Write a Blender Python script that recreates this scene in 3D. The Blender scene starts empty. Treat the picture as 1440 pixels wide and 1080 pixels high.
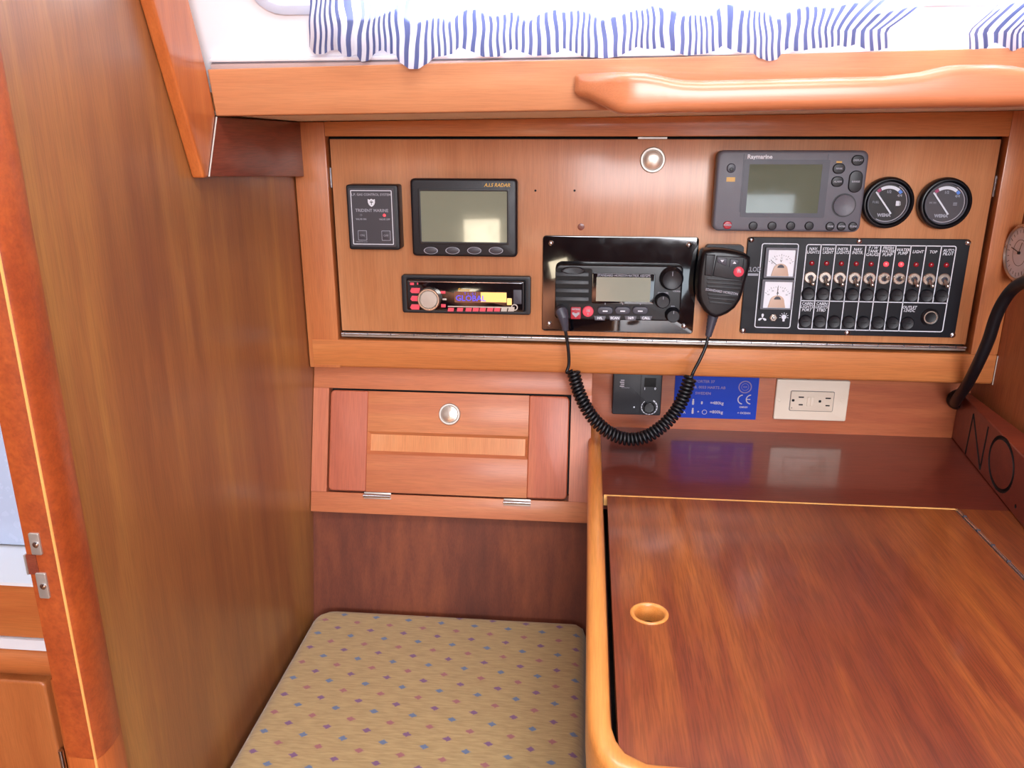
import bpy, bmesh, math, random
from mathutils import Vector, Matrix, Euler
random.seed(7)
S = bpy.context.scene
COL = S.collection
R = math.radians

# ------------------------------------------------------------------ camera, world, light, exposure
PITCH, YAW, FPX = 17.35, 5.36, 1120.0
cd = bpy.data.cameras.new('camera'); cam = bpy.data.objects.new('camera', cd); COL.objects.link(cam)
cam.rotation_euler = Euler((R(90-PITCH), 0, R(YAW)), 'XYZ'); cam.location = (0, 0, 0)
cd.sensor_width = 36; cd.lens = FPX*36/1440; cd.clip_start = .02; cd.clip_end = 60
S.camera = cam
S.view_settings.view_transform = 'Standard'; S.view_settings.look = 'None'
S.view_settings.gamma = 1; S.view_settings.use_curve_mapping = False
S.view_settings.exposure = 0.0

w = bpy.data.worlds.new('sky'); S.world = w; w.use_nodes = True
bg = w.node_tree.nodes['Background']; bg.inputs[0].default_value = (.80, .90, 1, 1); bg.inputs[1].default_value = 5.0

def light(name, kind, loc, rot, energy, color=(1, 1, 1), size=None):
    l = bpy.data.lights.new(name, kind); l.energy = energy; l.color = color
    if kind == 'AREA': l.shape = 'RECTANGLE'; l.size, l.size_y = size
    if kind == 'SUN': l.angle = R(5.0)
    o = bpy.data.objects.new(name, l); o.location = loc; o.rotation_euler = rot; COL.objects.link(o); return o
# sun outside the hull, shining in through the cabin-side window
light('sun', 'SUN', (0, 3, 3), (R(-60), 0, R(12)), 95.0, (1, .96, .90))
# daylight through the companionway behind and the deck hatch above
light('companionway_daylight', 'AREA', (.35, -1.45, .30), (R(82), 0, R(11)), 46, (.95, .95, 1), (1.1, .52))
light('screen_reflection_light', 'AREA', (-.44, -1.4, -.42), (R(95), 0, R(-12)), 1.0, (1, .86, .62), (.15, .17))  # added warm lamp, gives the glossy screens a bright spot to reflect
light('hatch_daylight', 'AREA', (.16, .20, .685), (R(8), 0, 0), 12, (.95, .96, 1), (.5, .5))
light('head_fill_light', 'AREA', (-.85, .15, .45), (R(35), 0, 0), 3.2, (.80, .90, 1), (.4, .3))  # added fill to brighten the closed-off compartment

# ------------------------------------------------------------------ geometry helpers
CR = cam.rotation_euler.to_matrix()
def ray(u, v): return CR @ Vector(((u-720)/FPX, (540-v)/FPX, -1))
def onX(u, v, x): r = ray(u, v); return r*(x/r.x)
def onY(u, v, y): r = ray(u, v); return r*(y/r.y)
def onZ(u, v, z): r = ray(u, v); return r*(z/r.z)

class B:
    def __init__(s): s.b = bmesh.new()
    def face(s, vs):
        try: return s.b.faces.new(vs)
        except ValueError: return None
    def rings(s, rs, cap=True, closed=True):
        R_ = [[s.b.verts.new(p) for p in r] for r in rs]
        for a, c in zip(R_, R_[1:]):
            n = len(a)
            for i in range(n if closed else n-1): s.face((a[i], a[(i+1) % n], c[(i+1) % n], c[i]))
        if cap: s.face(R_[0][::-1]); s.face(R_[-1])
        return s
    def box(s, x0, x1, y0, y1, z0, z1):
        return s.rings([[(x0, y0, z), (x1, y0, z), (x1, y1, z), (x0, y1, z)] for z in (z0, z1)])
    def hexa(s, low, high): return s.rings([low, high])
    def px(s, prof, x0, x1): return s.rings([[(x, y, z) for y, z in prof] for x in (x0, x1)])
    def py(s, prof, y0, y1, bev=0):            # prism of an XZ outline, back y0 to front y1 (y1<y0)
        rs = [[(x, y0, z) for x, z in prof]]
        if bev:
            cx = sum(p[0] for p in prof)/len(prof); cz = sum(p[1] for p in prof)/len(prof)
            hx = max(abs(p[0]-cx) for p in prof); hz = max(abs(p[1]-cz) for p in prof)
            for a in (0, .35, .7, 1):
                k = bev*(1-math.cos(a*math.pi/2)); yy = y1+bev*(1-math.sin(a*math.pi/2))
                rs.append([(cx+(x-cx)*(1-k/hx), yy, cz+(z-cz)*(1-k/hz)) for x, z in prof])
        else: rs.append([(x, y1, z) for x, z in prof])
        return s.rings(rs)
    def rr(s, cx, cz, w, h, r, y0, y1, bev=0, n=4): return s.py(rrp(cx, cz, w, h, r, n), y0, y1, bev)
    def ring(s, outer, inner, y0, y1):         # frame between two XZ outlines of equal count
        a = [s.b.verts.new((x, y0, z)) for x, z in outer]; b_ = [s.b.verts.new((x, y1, z)) for x, z in outer]
        c = [s.b.verts.new((x, y1, z)) for x, z in inner]; d = [s.b.verts.new((x, y0, z)) for x, z in inner]
        n = len(a)
        for i in range(n):
            j = (i+1) % n
            for p, q in ((a, b_), (b_, c), (c, d), (d, a)): s.face((p[i], p[j], q[j], q[i]))
        return s
    def lathe(s, cx, cz, prof, n=28, sx=1, sz=1, cap=True):  # about the local Y axis; prof = (radius, y)
        return s.rings([[(cx+r*sx*math.cos(2*math.pi*i/n), y, cz+r*sz*math.sin(2*math.pi*i/n)) for i in range(n)] for r, y in prof], cap=cap)
    def lathez(s, cx, cy, prof, n=32, cap=False):
        return s.rings([[(cx+r*math.cos(2*math.pi*i/n), cy+r*math.sin(2*math.pi*i/n), z) for i in range(n)] for r, z in prof], cap=cap)
    def tube(s, pts, r, n=8, cap=True):
        pts = [Vector(p) for p in pts]; rs = []; N = None
        for i, p in enumerate(pts):
            t = (pts[min(i+1, len(pts)-1)]-pts[max(i-1, 0)]).normalized()
            if N is None: N = t.orthogonal().normalized()
            N = (N-t*N.dot(t)).normalized(); M = t.cross(N)
            rad = r[i] if isinstance(r, (list, tuple)) else r
            rs.append([tuple(p+(N*math.cos(2*math.pi*k/n)+M*math.sin(2*math.pi*k/n))*rad) for k in range(n)])
        return s.rings(rs, cap=cap)
    def line(s, x0, z0, x1, z1, w_, y, th=.0002):  # flat stroke in the XZ plane
        d = Vector((x1-x0, z1-z0)); l = d.length or 1; nx, nz = -d.y/l*w_/2, d.x/l*w_/2
        return s.py([(x0+nx, z0+nz), (x0-nx, z0-nz), (x1-nx, z1-nz), (x1+nx, z1+nz)], y, y-th)
    def text(s, txt, x, z, size, y, ax='CENTER', shear=0, bold=0, sx=1):
        c = bpy.data.curves.new('t', 'FONT'); c.body = txt; c.size = size; c.align_x = ax; c.align_y = 'CENTER'
        c.shear = shear; c.offset = bold; c.resolution_u = 2; c.fill_mode = 'FRONT'; c.space_line = .82
        o = bpy.data.objects.new('t', c); m = bpy.data.meshes.new_from_object(o)
        m.transform(Matrix.Translation((x, y, z)) @ Matrix.Rotation(R(90), 4, 'X') @ Matrix.Scale(sx, 4, (1, 0, 0)))
        s.b.from_mesh(m); bpy.data.objects.remove(o); bpy.data.curves.remove(c); bpy.data.meshes.remove(m); return s
    def build(s, name, mat, parent=None, bev=0, seg=2, smooth=True, ang=35, loc=None):
        b = s.b
        if bev:
            b.normal_update()
            es = [e for e in b.edges if len(e.link_faces) == 2 and e.calc_face_angle(0) > R(30)]
            bmesh.ops.bevel(b, geom=es, offset=bev, segments=seg, affect='EDGES', profile=.6, clamp_overlap=True)
        bmesh.ops.recalc_face_normals(b, faces=b.faces)
        me = bpy.data.meshes.new(name); b.to_mesh(me); b.free()
        if mat: me.materials.append(mat)
        if smooth:
            me.polygons.foreach_set('use_smooth', [True]*len(me.polygons)); me.set_sharp_from_angle(angle=R(ang))
        o = bpy.data.objects.new(name, me); COL.objects.link(o)
        if parent is not None: o.parent = parent.o if isinstance(parent, Dev) else parent
        if loc: o.location = loc
        return o

def rrp(cx, cz, w, h, r, n=4):
    out = []
    for qx, qz, a0 in ((1, 1, 0), (-1, 1, 90), (-1, -1, 180), (1, -1, 270)):
        for i in range(n+1):
            a = R(a0+90*i/n); out.append((cx+qx*(w/2-r)+r*math.cos(a), cz+qz*(h/2-r)+r*math.sin(a)))
    return out
def circ(cx, cz, r, n=32): return [(cx+r*math.cos(2*math.pi*i/n), cz+r*math.sin(2*math.pi*i/n)) for i in range(n)]

class Dev:                                     # a thing: an Empty on its mounting plane, parts in its own axes (x right, -y out, z up)
    def __init__(s, name, label, cat, org=(0, 0, 0), rot=(0, 0, 0), group=None):
        o = bpy.data.objects.new(name, None); o.empty_display_size = .02; COL.objects.link(o)
        o.location = org; o.rotation_euler = rot; o['label'] = label; o['category'] = cat
        if group: o['group'] = group
        s.o = o; s.org = Vector(org); s.M = Euler(rot).to_matrix().transposed()
    def L(s, u, v, d=0):
        r = s.M @ ray(u, v); o = s.M @ s.org; t = (o.y-d)/r.y; p = r*t-o; return p.x, p.z
def tag(o, label, cat, group=None, kind=None):
    o['label'] = label; o['category'] = cat
    if group: o['group'] = group
    if kind: o['kind'] = kind
    return o
def struct(o): o['kind'] = 'structure'; return o

# ------------------------------------------------------------------ materials
def srgb(c): return tuple(((x/255)/12.92 if x/255 <= .04045 else ((x/255+.055)/1.055)**2.4) for x in c)+(1,)
def mat(name, c, rough=.5, metal=0, coat=0, spec=.5, emit=None, estr=1, noise=0):
    m = bpy.data.materials.new(name); m.use_nodes = True; n = m.node_tree; p = n.nodes['Principled BSDF']
    p.inputs['Base Color'].default_value = srgb(c); p.inputs['Roughness'].default_value = rough
    p.inputs['Metallic'].default_value = metal; p.inputs['Coat Weight'].default_value = coat; p.inputs['Specular IOR Level'].default_value = spec
    if emit: p.inputs['Emission Color'].default_value = srgb(emit); p.inputs['Emission Strength'].default_value = estr
    tc = n.nodes.new('ShaderNodeTexCoord'); nz = n.nodes.new('ShaderNodeTexNoise'); nz.inputs['Scale'].default_value = 90; nz.inputs['Detail'].default_value = 3
    n.links.new(tc.outputs['Object'], nz.inputs['Vector'])
    mr = n.nodes.new('ShaderNodeMapRange'); mr.inputs['To Min'].default_value = max(rough-.06, .01); mr.inputs['To Max'].default_value = min(rough+.08, 1)
    n.links.new(nz.outputs['Fac'], mr.inputs['Value']); n.links.new(mr.outputs['Result'], p.inputs['Roughness'])
    if noise:
        bp = n.nodes.new('ShaderNodeBump'); bp.inputs['Strength'].default_value = noise; bp.inputs['Distance'].default_value = .0005
        nz2 = n.nodes.new('ShaderNodeTexNoise'); nz2.inputs['Scale'].default_value = 900
        n.links.new(tc.outputs['Object'], nz2.inputs['Vector']); n.links.new(nz2.outputs['Fac'], bp.inputs['Height']); n.links.new(bp.outputs['Normal'], p.inputs['Normal'])
    return m

def wood(name, dark, mid, lite, grain='z', band=9, rough=.26, coat=.5, seed=0, slant=0, pores=1.0, burl=False):
    m = bpy.data.materials.new(name); m.use_nodes = True; n = m.node_tree; N = n.nodes.new; Lk = n.links.new; p = n.nodes['Principled BSDF']
    tc = N('ShaderNodeTexCoord')
    def noise(scale, along, detail, dist=0, s=0):
        mp = N('ShaderNodeMapping'); mp.inputs['Scale'].default_value = [(along if ax == grain else scale) for ax in 'xyz']
        if burl: mp.inputs['Scale'].default_value = (scale*.5, scale*.5, scale*.5)
        mp.inputs['Location'].default_value = (seed*3.1+s, seed*1.7+s, seed*.9-s)
        if slant: mp.inputs['Rotation'].default_value = (0, 0, slant)
        Lk(tc.outputs['Object'], mp.inputs['Vector'])
        t = N('ShaderNodeTexNoise'); t.inputs['Scale'].default_value = 1; t.inputs['Detail'].default_value = detail; t.inputs['Distortion'].default_value = dist
        Lk(mp.outputs['Vector'], t.inputs['Vector']); return t.outputs['Fac']
    a = noise(band, band*.09, 3, .15); b = noise(band*6, band*.45, 4, .1, 5); c = noise(900, 34, 2, 0, 9)
    def math_(op, x, y):
        k = N('ShaderNodeMath'); k.operation = op
        for i, q in enumerate((x, y)):
            if isinstance(q, float): k.inputs[i].default_value = q
            else: Lk(q, k.inputs[i])
        return k.outputs[0]
    f = math_('ADD', math_('MULTIPLY', a, .55), math_('MULTIPLY', b, .45))
    cr = N('ShaderNodeValToRGB'); e = cr.color_ramp.elements
    e[0].position = .30; e[0].color = srgb(dark); e[1].position = .70; e[1].color = srgb(lite)
    k = e.new(.5); k.color = srgb(mid); Lk(f, cr.inputs['Fac'])
    # fine pores
    pr = N('ShaderNodeMapRange'); pr.inputs['From Min'].default_value = .40; pr.inputs['From Max'].default_value = .56
    pr.inputs['To Min'].default_value = 1-.24*pores; pr.inputs['To Max'].default_value = 1.0; Lk(c, pr.inputs['Value'])
    mx = N('ShaderNodeVectorMath'); mx.operation = 'SCALE'; Lk(cr.outputs['Color'], mx.inputs[0]); Lk(pr.outputs['Result'], mx.inputs['Scale'])
    Lk(mx.outputs['Vector'], p.inputs['Base Color'])
    p.inputs['Roughness'].default_value = rough+.15; p.inputs['Coat Weight'].default_value = coat; p.inputs['Coat Roughness'].default_value = rough*.55
    bp = N('ShaderNodeBump'); bp.inputs['Strength'].default_value = .12; bp.inputs['Distance'].default_value = .0006
    Lk(c, bp.inputs['Height']); Lk(bp.outputs['Normal'], p.inputs['Normal'])
    return m

W_BULK = wood('bulkhead_veneer', (120, 66, 33), (144, 88, 42), (172, 120, 56), 'z', 9, .5, .9, 1, pores=.7)
W_PANEL = wood('panel_veneer', (180, 112, 68), (192, 126, 80), (206, 144, 98), 'z', 8, .3, .4, 2, pores=.4)
W_FRZ = wood('frame_wood_upright', (188, 106, 60), (200, 122, 70), (212, 136, 82), 'z', 14, .3, .4, 3, pores=.5)
W_FRX = wood('frame_wood_level', (188, 108, 58), (202, 124, 68), (214, 140, 80), 'x', 14, .3, .4, 4, pores=.5)
W_BEAM = wood('beam_wood', (184, 116, 74), (198, 132, 88), (210, 146, 102), 'x', 12, .3, .5, 5, pores=.35)
W_RAIL = wood('handrail_wood', (178, 100, 60), (194, 116, 72), (206, 130, 86), 'x', 12, .42, .9, 6, pores=.3)
W_LOCX = wood('locker_wood_level', (176, 98, 64), (192, 114, 72), (206, 132, 82), 'x', 13, .4, .2, 7, pores=.5)
W_LOCZ = wood('locker_wood_upright', (180, 96, 68), (192, 110, 74), (202, 122, 80), 'z', 13, .4, .2, 8, pores=.5)
W_DOORZ = wood('locker_door_stile_wood', (168, 86, 62), (184, 98, 68), (198, 114, 76), 'z', 13, .4, .2, 9, pores=.5)
W_INSET = wood('locker_inset_wood', (196, 118, 64), (206, 132, 76), (214, 144, 86), 'z', 18, .35, .3, 10, pores=.5)
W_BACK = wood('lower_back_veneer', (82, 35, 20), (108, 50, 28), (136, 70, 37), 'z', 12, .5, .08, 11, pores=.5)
W_RECESS = wood('recess_wood', (150, 72, 42), (166, 84, 48), (184, 102, 58), 'x', 14, .4, .3, 12, pores=.5)
W_DESK = wood('desk_veneer', (92, 34, 24), (122, 56, 30), (166, 92, 40), 'y', 11, .22, .8, 13)
W_DESKX = wood('desk_rear_veneer', (98, 38, 30), (108, 44, 32), (118, 52, 36), 'x', 7, .2, .8, 14)
W_FID = wood('fiddle_wood', (196, 116, 52), (214, 138, 66), (228, 158, 84), 'y', 16, .25, .6, 15, pores=.5)
W_SIDE = wood('desk_side_veneer', (104, 38, 26), (116, 46, 30), (128, 56, 34), 'z', 14, .35, .4, 16)
W_CLAD = wood('cladding_wood', (116, 50, 36), (126, 58, 40), (136, 70, 46), 'y', 14, .3, .4, 17)
W_SLANT = wood('slanted_board_wood', (168, 84, 36), (188, 100, 46), (204, 118, 58), 'z', 16, .25, .6, 18, pores=.4)
W_POST = wood('post_burl', (136, 56, 22), (158, 70, 28), (176, 84, 34), 'z', 60, .3, .5, 19, burl=True, pores=.5)
W_POSTL = wood('post_wood', (166, 80, 34), (182, 92, 40), (196, 106, 48), 'z', 16, .3, .5, 20, pores=.5)
W_INLAY = wood('inlay_wood', (226, 160, 84), (236, 176, 100), (244, 192, 118), 'z', 16, .35, .4, 21, pores=.3)
W_BOARD = wood('letter_board_wood', (108, 38, 22), (122, 46, 26), (136, 58, 32), 'y', 14, .35, .3, 22, pores=.6)
W_WALLR = wood('side_bulkhead_veneer', (140, 70, 40), (158, 84, 46), (172, 98, 56), 'z', 12, .35, .4, 23)
W_HEAD = wood('head_cabinet_wood', (170, 88, 40), (186, 102, 50), (200, 118, 60), 'x', 12, .3, .4, 24, pores=.4)
W_HEADZ = wood('head_door_wood', (170, 92, 46), (186, 106, 54), (200, 120, 64), 'z', 12, .3, .4, 25, pores=.4)
W_FLOOR = wood('floor_wood', (110, 66, 36), (130, 80, 44), (150, 96, 56), 'y', 12, .4, .3, 26)
W_ROOM = wood('cabin_wood', (90, 50, 30), (110, 62, 36), (130, 76, 44), 'z', 8, .45, .2, 27)
GEL = mat('white_gelcoat', (232, 232, 236), .3, coat=.3)
GELH = mat('head_gelcoat', (178, 190, 214), .25, coat=.3)
VINYL = mat('cream_headliner', (250, 236, 214), .6, noise=.2)
CREAMB = mat('cream_plastic', (224, 208, 190), .35)
CREAMI = mat('cream_plastic_insert', (214, 198, 180), .3)
BLACK = mat('black_plastic', (17, 18, 26), .42, noise=.25)
BLACK2 = mat('satin_black_plastic', (11, 12, 18), .36)
GLOSS = mat('gloss_black_acrylic', (5, 7, 14), .05, coat=1)
RUBBER = mat('black_rubber', (12, 14, 20), .42)
GREYC = mat('grey_case', (98, 98, 108), .45, noise=.2)
GREYD = mat('dark_grey_bezel', (66, 66, 78), .4)
CHAR = mat('charcoal_face', (62, 60, 68), .42)
PANELB = mat('engraved_panel_black', (13, 15, 24), .5, spec=.35)
SLOT = mat('recess_black', (6, 6, 8), .7)
CHROME = mat('polished_steel', (205, 205, 210), .18, metal=1)
STEEL = mat('brushed_steel', (190, 184, 176), .42, metal=.7)
NICKEL = mat('nickel', (206, 196, 184), .28, metal=.9)
WHITEP = mat('white_print', (226, 230, 240), .5)
GREYP = mat('grey_print', (158, 160, 172), .5)
GOLDP = mat('gold_print', (206, 160, 60), .4)
REDP = mat('red_key', (176, 34, 52), .35)
REDD = mat('unlit_red_lens', (120, 22, 34), .25, emit=(190, 20, 30), estr=.25)
REDL = mat('lit_red_lens', (255, 60, 60), .25, emit=(255, 60, 70), estr=2.2)
PINKL = mat('backlit_pink_key', (205, 72, 90), .3, emit=(255, 70, 90), estr=.22)
LCDG = mat('lcd_grey_green', (136, 142, 124), .07, coat=1)
LCDR = mat('lcd_olive', (104, 112, 96), .05, coat=1)
LCDV = mat('lcd_pale_grey', (158, 164, 150), .12, coat=.6)
AMBGLOW = mat('amber_glow', (240, 200, 120), .12, coat=.6, emit=(255, 205, 110), estr=.45)  # emission stands in for a warm reflection on the stereo display
LCDB = mat('display_brown', (70, 30, 30), .1, coat=1)
BLUEP = mat('blue_print', (70, 70, 210), .3, emit=(90, 90, 255), estr=.6)
DIALW = mat('white_dial', (236, 238, 246), .35)
DIALT = mat('tan_dial_cover', (206, 176, 156), .4)
BLUEPL = mat('blue_plaque_face', (16, 56, 168), .5, spec=.3)
DULLG = mat('dull_bronze_print', (128, 112, 150), .4)
PALEG = mat('pale_print', (176, 170, 180), .4)
MAGP = mat('magenta_print', (170, 60, 110), .5)
SKYP = mat('sky_blue_print', (90, 140, 230), .5)
ALU = mat('window_track_aluminium', (196, 204, 224), .35, metal=.25)
CAULK = mat('caulk', (196, 188, 178), .6)
TRACKB = mat('track_lower_lip_beige', (186, 164, 160), .5)
WINF = mat('window_frame_grey', (190, 196, 212), .35)

def glass(name):
    m = bpy.data.materials.new(name); m.use_nodes = True; n = m.node_tree; n.nodes.clear(); N = n.nodes.new
    o = N('ShaderNodeOutputMaterial'); mx = N('ShaderNodeMixShader'); t = N('ShaderNodeBsdfTransparent'); g = N('ShaderNodeBsdfGlossy'); f = N('ShaderNodeFresnel')
    g.inputs['Roughness'].default_value = .02; f.inputs['IOR'].default_value = 1.4
    n.links.new(f.outputs[0], mx.inputs[0]); n.links.new(t.outputs[0], mx.inputs[1]); n.links.new(g.outputs[0], mx.inputs[2]); n.links.new(mx.outputs[0], o.inputs[0]); return m
GLASS = glass('clear_glass')

def fabric_cushion():
    m = bpy.data.materials.new('cushion_fabric'); m.use_nodes = True; n = m.node_tree; N = n.nodes.new; Lk = n.links.new; p = n.nodes['Principled BSDF']
    tc = N('ShaderNodeTexCoord'); sp = N('ShaderNodeSeparateXYZ'); Lk(tc.outputs['Object'], sp.inputs[0])
    def M(op, *a):
        k = N('ShaderNodeMath'); k.operation = op
        for i, q in enumerate(a):
            if isinstance(q, (int, float)): k.inputs[i].default_value = q
            else: Lk(q, k.inputs[i])
        return k.outputs[0]
    PX, PY = .0447, .0150
    # rows drift slightly, woven dots half-drop
    yy = M('ADD', sp.outputs[1], M('MULTIPLY', sp.outputs[0], .055))
    row = M('FLOOR', M('DIVIDE', yy, PY)); fy = M('SUBTRACT', M('SUBTRACT', M('DIVIDE', yy, PY), row), .5)
    xs = M('ADD', M('DIVIDE', sp.outputs[0], PX), M('MULTIPLY', row, .5))
    fx = M('SUBTRACT', M('FRACT', xs), .5)
    nz = N('ShaderNodeTexNoise'); nz.inputs['Scale'].default_value = 420; Lk(tc.outputs['Object'], nz.inputs['Vector'])
    dist = M('ADD', M('DIVIDE', M('ABSOLUTE', fx), .120), M('DIVIDE', M('ABSOLUTE', fy), .27))
    dist = M('ADD', dist, M('MULTIPLY', M('SUBTRACT', nz.outputs['Fac'], .5), .9))
    mask = N('ShaderNodeMapRange'); mask.inputs['From Min'].default_value = 1.15; mask.inputs['From Max'].default_value = .75; Lk(dist, mask.inputs['Value'])
    ph = M('FLOORED_MODULO', row, 3)
    cr = N('ShaderNodeValToRGB'); cr.color_ramp.interpolation = 'CONSTANT'; e = cr.color_ramp.elements
    e[0].position = 0; e[0].color = srgb((120, 82, 122)); e[1].position = .3; e[1].color = srgb((156, 96, 100)); k = e.new(.6); k.color = srgb((98, 116, 148))
    Lk(M('DIVIDE', M('ADD', ph, .3), 3.0), cr.inputs['Fac'])
    # slubby chenille ground
    mp = N('ShaderNodeMapping'); mp.inputs['Scale'].default_value = (60, 420, 60); Lk(tc.outputs['Object'], mp.inputs['Vector'])
    sl = N('ShaderNodeTexNoise'); sl.inputs['Scale'].default_value = 1; sl.inputs['Detail'].default_value = 4; Lk(mp.outputs[0], sl.inputs['Vector'])
    gr = N('ShaderNodeValToRGB'); g = gr.color_ramp.elements; g[0].position = .32; g[0].color = srgb((162, 136, 90)); g[1].position = .66; g[1].color = srgb((182, 156, 106)); Lk(sl.outputs['Fac'], gr.inputs['Fac'])
    mx = N('ShaderNodeMix'); mx.data_type = 'RGBA'; Lk(mask.outputs[0], mx.inputs[0]); Lk(gr.outputs[0], mx.inputs[6]); Lk(cr.outputs[0], mx.inputs[7]); Lk(mx.outputs[2], p.inputs['Base Color'])
    p.inputs['Roughness'].default_value = .85; p.inputs['Sheen Weight'].default_value = .3
    bp = N('ShaderNodeBump'); bp.inputs['Strength'].default_value = .35; bp.inputs['Distance'].default_value = .001; Lk(sl.outputs['Fac'], bp.inputs['Height']); Lk(bp.outputs[0], p.inputs['Normal'])
    return m
CUSH = fabric_cushion()

def striped():
    m = bpy.data.materials.new('striped_curtain_cloth'); m.use_nodes = True; n = m.node_tree; N = n.nodes.new; Lk = n.links.new
    n.nodes.clear(); o = N('ShaderNodeOutputMaterial'); uv = N('ShaderNodeUVMap'); uv.uv_map = 'UVMap'; sp = N('ShaderNodeSeparateXYZ'); Lk(uv.outputs[0], sp.inputs[0])
    fr = N('ShaderNodeMath'); fr.operation = 'FRACT'; Lk(sp.outputs[0], fr.inputs[0])
    cr = N('ShaderNodeValToRGB'); e = cr.color_ramp.elements; e[0].position = .0; e[0].color = srgb((240, 242, 248)); e[1].position = .54; e[1].color = srgb((104, 114, 158))
    for ps, c in ((.5, (240, 242, 248)), (.94, (104, 114, 158)), (.98, (240, 242, 248))): k = e.new(ps); k.color = srgb(c)
    Lk(fr.outputs[0], cr.inputs['Fac'])
    d = N('ShaderNodeBsdfDiffuse'); t = N('ShaderNodeBsdfTranslucent'); mx = N('ShaderNodeMixShader'); mx.inputs[0].default_value = .5
    Lk(cr.outputs[0], d.inputs[0]); Lk(cr.outputs[0], t.inputs[0]); Lk(d.outputs[0], mx.inputs[1]); Lk(t.outputs[0], mx.inputs[2]); Lk(mx.outputs[0], o.inputs[0])
    return m
STRIPE = striped()

# ------------------------------------------------------------------ the setting
YF, YD, YB, XB = .995, 1.0, 1.045, -.366
ZD, ZC, ZFL, ZT = -.386, -.619, -1.15, .70
bh = B().hexa([(XB, .497, ZFL), (XB, 1.6, ZFL), (XB-.012, 1.6, ZFL), (XB-.012, .497, ZFL)], [(XB, .497, ZT), (XB, 1.6, ZT), (XB-.012, 1.6, ZT), (XB-.012, .497, ZT)])
struct(bh.build('wall_left', W_BULK))
# rounded post that closes the near edge of the bulkhead
post = struct(B().rings([[(x, y, z) for x, y in ((-.378, .499), (-.379, .458), (-.377, .4535), (-.3545, .4530), (-.3535, .4535), (-.3515, .458), (-.3505, .468), (-.352, .480), (-.357, .490), (-.3655, .5005))] for z in (-.445, ZT)]).build('trim_1', W_POST, ang=50))
B().rings([[(x, y, z) for x, y in ((-.378, .499), (-.379, .458), (-.377, .4535), (-.3545, .4530), (-.3535, .4535), (-.3515, .458), (-.3505, .468), (-.352, .480), (-.357, .490), (-.3655, .5005))] for z in (ZFL, -.4452)]).build('post_foot', W_POSTL, post, ang=50)['label'] = 'plainer, more orange lower length of the post'
B().box(-.3556, -.3540, .4524, .4535, ZFL, ZT).build('inlay_strip', W_INLAY, post)['label'] = 'thin pale inlaid line'
# latch strike on the post
st = Dev('strike_plate', 'small brushed steel latch strike screwed to the left door post', 'latch', (-.370, .4530, -.29))
for (u0, v0, u1, v1) in ((38, 750, 60, 781), (50, 806, 69, 842)):
    a = st.L(u0, v0, .001); c = st.L(u1, v1, .001); cx, cz = (a[0]+c[0])/2, (a[1]+c[1])/2
    cz_h = abs(a[1]-c[1]); pl = B().rr(cx, cz, .0075, cz_h, .001, .0006, -.0012, .0004).build('plate', STEEL, st)
    B().lathe(cx+.001, cz, [(.0022, -.0010), (.0022, -.0020), (.0010, -.0026)], 14).build('screw', CHROME, pl)
a = st.L(55, 781, 0); c = st.L(55, 808, 0)
B().box(-.0074, -.0002, -.0003, .006, c[1], a[1]).build('recess', W_CLAD, st)
B().box(-.0086, -.0074, -.001, .010, c[1], a[1]).build('lip', STEEL, st)

# back walls
struct(B().px([(YB, ZFL), (YB, -.2), (YB+.012, -.2), (YB+.012, ZFL)], .012, .62).build('wall_back', W_RECESS))
sb = onX(442, 850, XB).y
sl = (onX(441, 740, XB).y-sb)/(.6264-.5163)
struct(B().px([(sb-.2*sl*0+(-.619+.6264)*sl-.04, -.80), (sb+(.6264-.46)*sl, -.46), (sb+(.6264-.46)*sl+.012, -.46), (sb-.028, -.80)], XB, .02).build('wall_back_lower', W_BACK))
struct(B().px([(YB, -.2), (YB, .05), (YB+.012, .05), (YB+.012, -.2)], XB, .62).build('wall_back_upper', W_ROOM))
wr = B().box(.5054, .5174, .60, YB, ZFL, ZT)
struct(wr.build('wall_right', W_WALLR))
struct(B().box(-1.4, 1.7, -1.6, 1.7, ZFL-.02, ZFL).build('floor', W_FLOOR))
struct(B().box(-1.4, 1.7, -1.6, .66, ZT, ZT+.02).build('ceiling', GEL))
struct(B().box(-1.42, -1.4, -1.6, 1.7, ZFL, ZT).build('wall_far_left', W_ROOM))
struct(B().box(1.7, 1.72, -1.6, 1.7, ZFL, ZT).build('wall_far_right', W_ROOM))
rw = B().box(-1.4, .45, -1.62, -1.6, ZFL, ZT); rw.box(.45, .87, -1.62, -1.6, ZFL, -.85); rw.box(.45, .87, -1.62, -1.6, -.24, ZT); rw.box(.87, 1.7, -1.62, -1.6, ZFL, ZT)
struct(rw.build('wall_rear', W_ROOM))
struct(B().box(-1.4, 1.7, 1.34, 1.36, ZFL, .06).build('wall_hull', W_ROOM))
struct(B().box(-1.4, 1.7, .800, 1.36, .045, .055).build('ceiling_deck_outer', GEL))
# headliner strip on the underside of the side deck, between beam and instrument frame
struct(B().hexa([(XB, .7895, .0185), (.9, .7895, .0325), (.9, 1.06, .0325), (XB, 1.06, .0152)], [(XB, .7895, .0225), (.9, .7895, .0365), (.9, 1.06, .0365), (XB, 1.06, .0192)]).build('ceiling_side_deck', VINYL))

# long fascia beam under the window; face leans in a touch
BY = .762
beam = B().rings([[(x, BY+.004, z0), (x, BY-.004, z0+(z1-z0)), (x, BY+.024, z1), (x, BY+.026, z0)] for x, z0, z1 in ((-.3535, .0172, .0580), (.9, .0330, .0795))])
tag(beam.build('fascia_beam', W_BEAM, bev=.0015, seg=3), 'long light mahogany fascia beam running below the striped curtains', 'beam')

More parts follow.
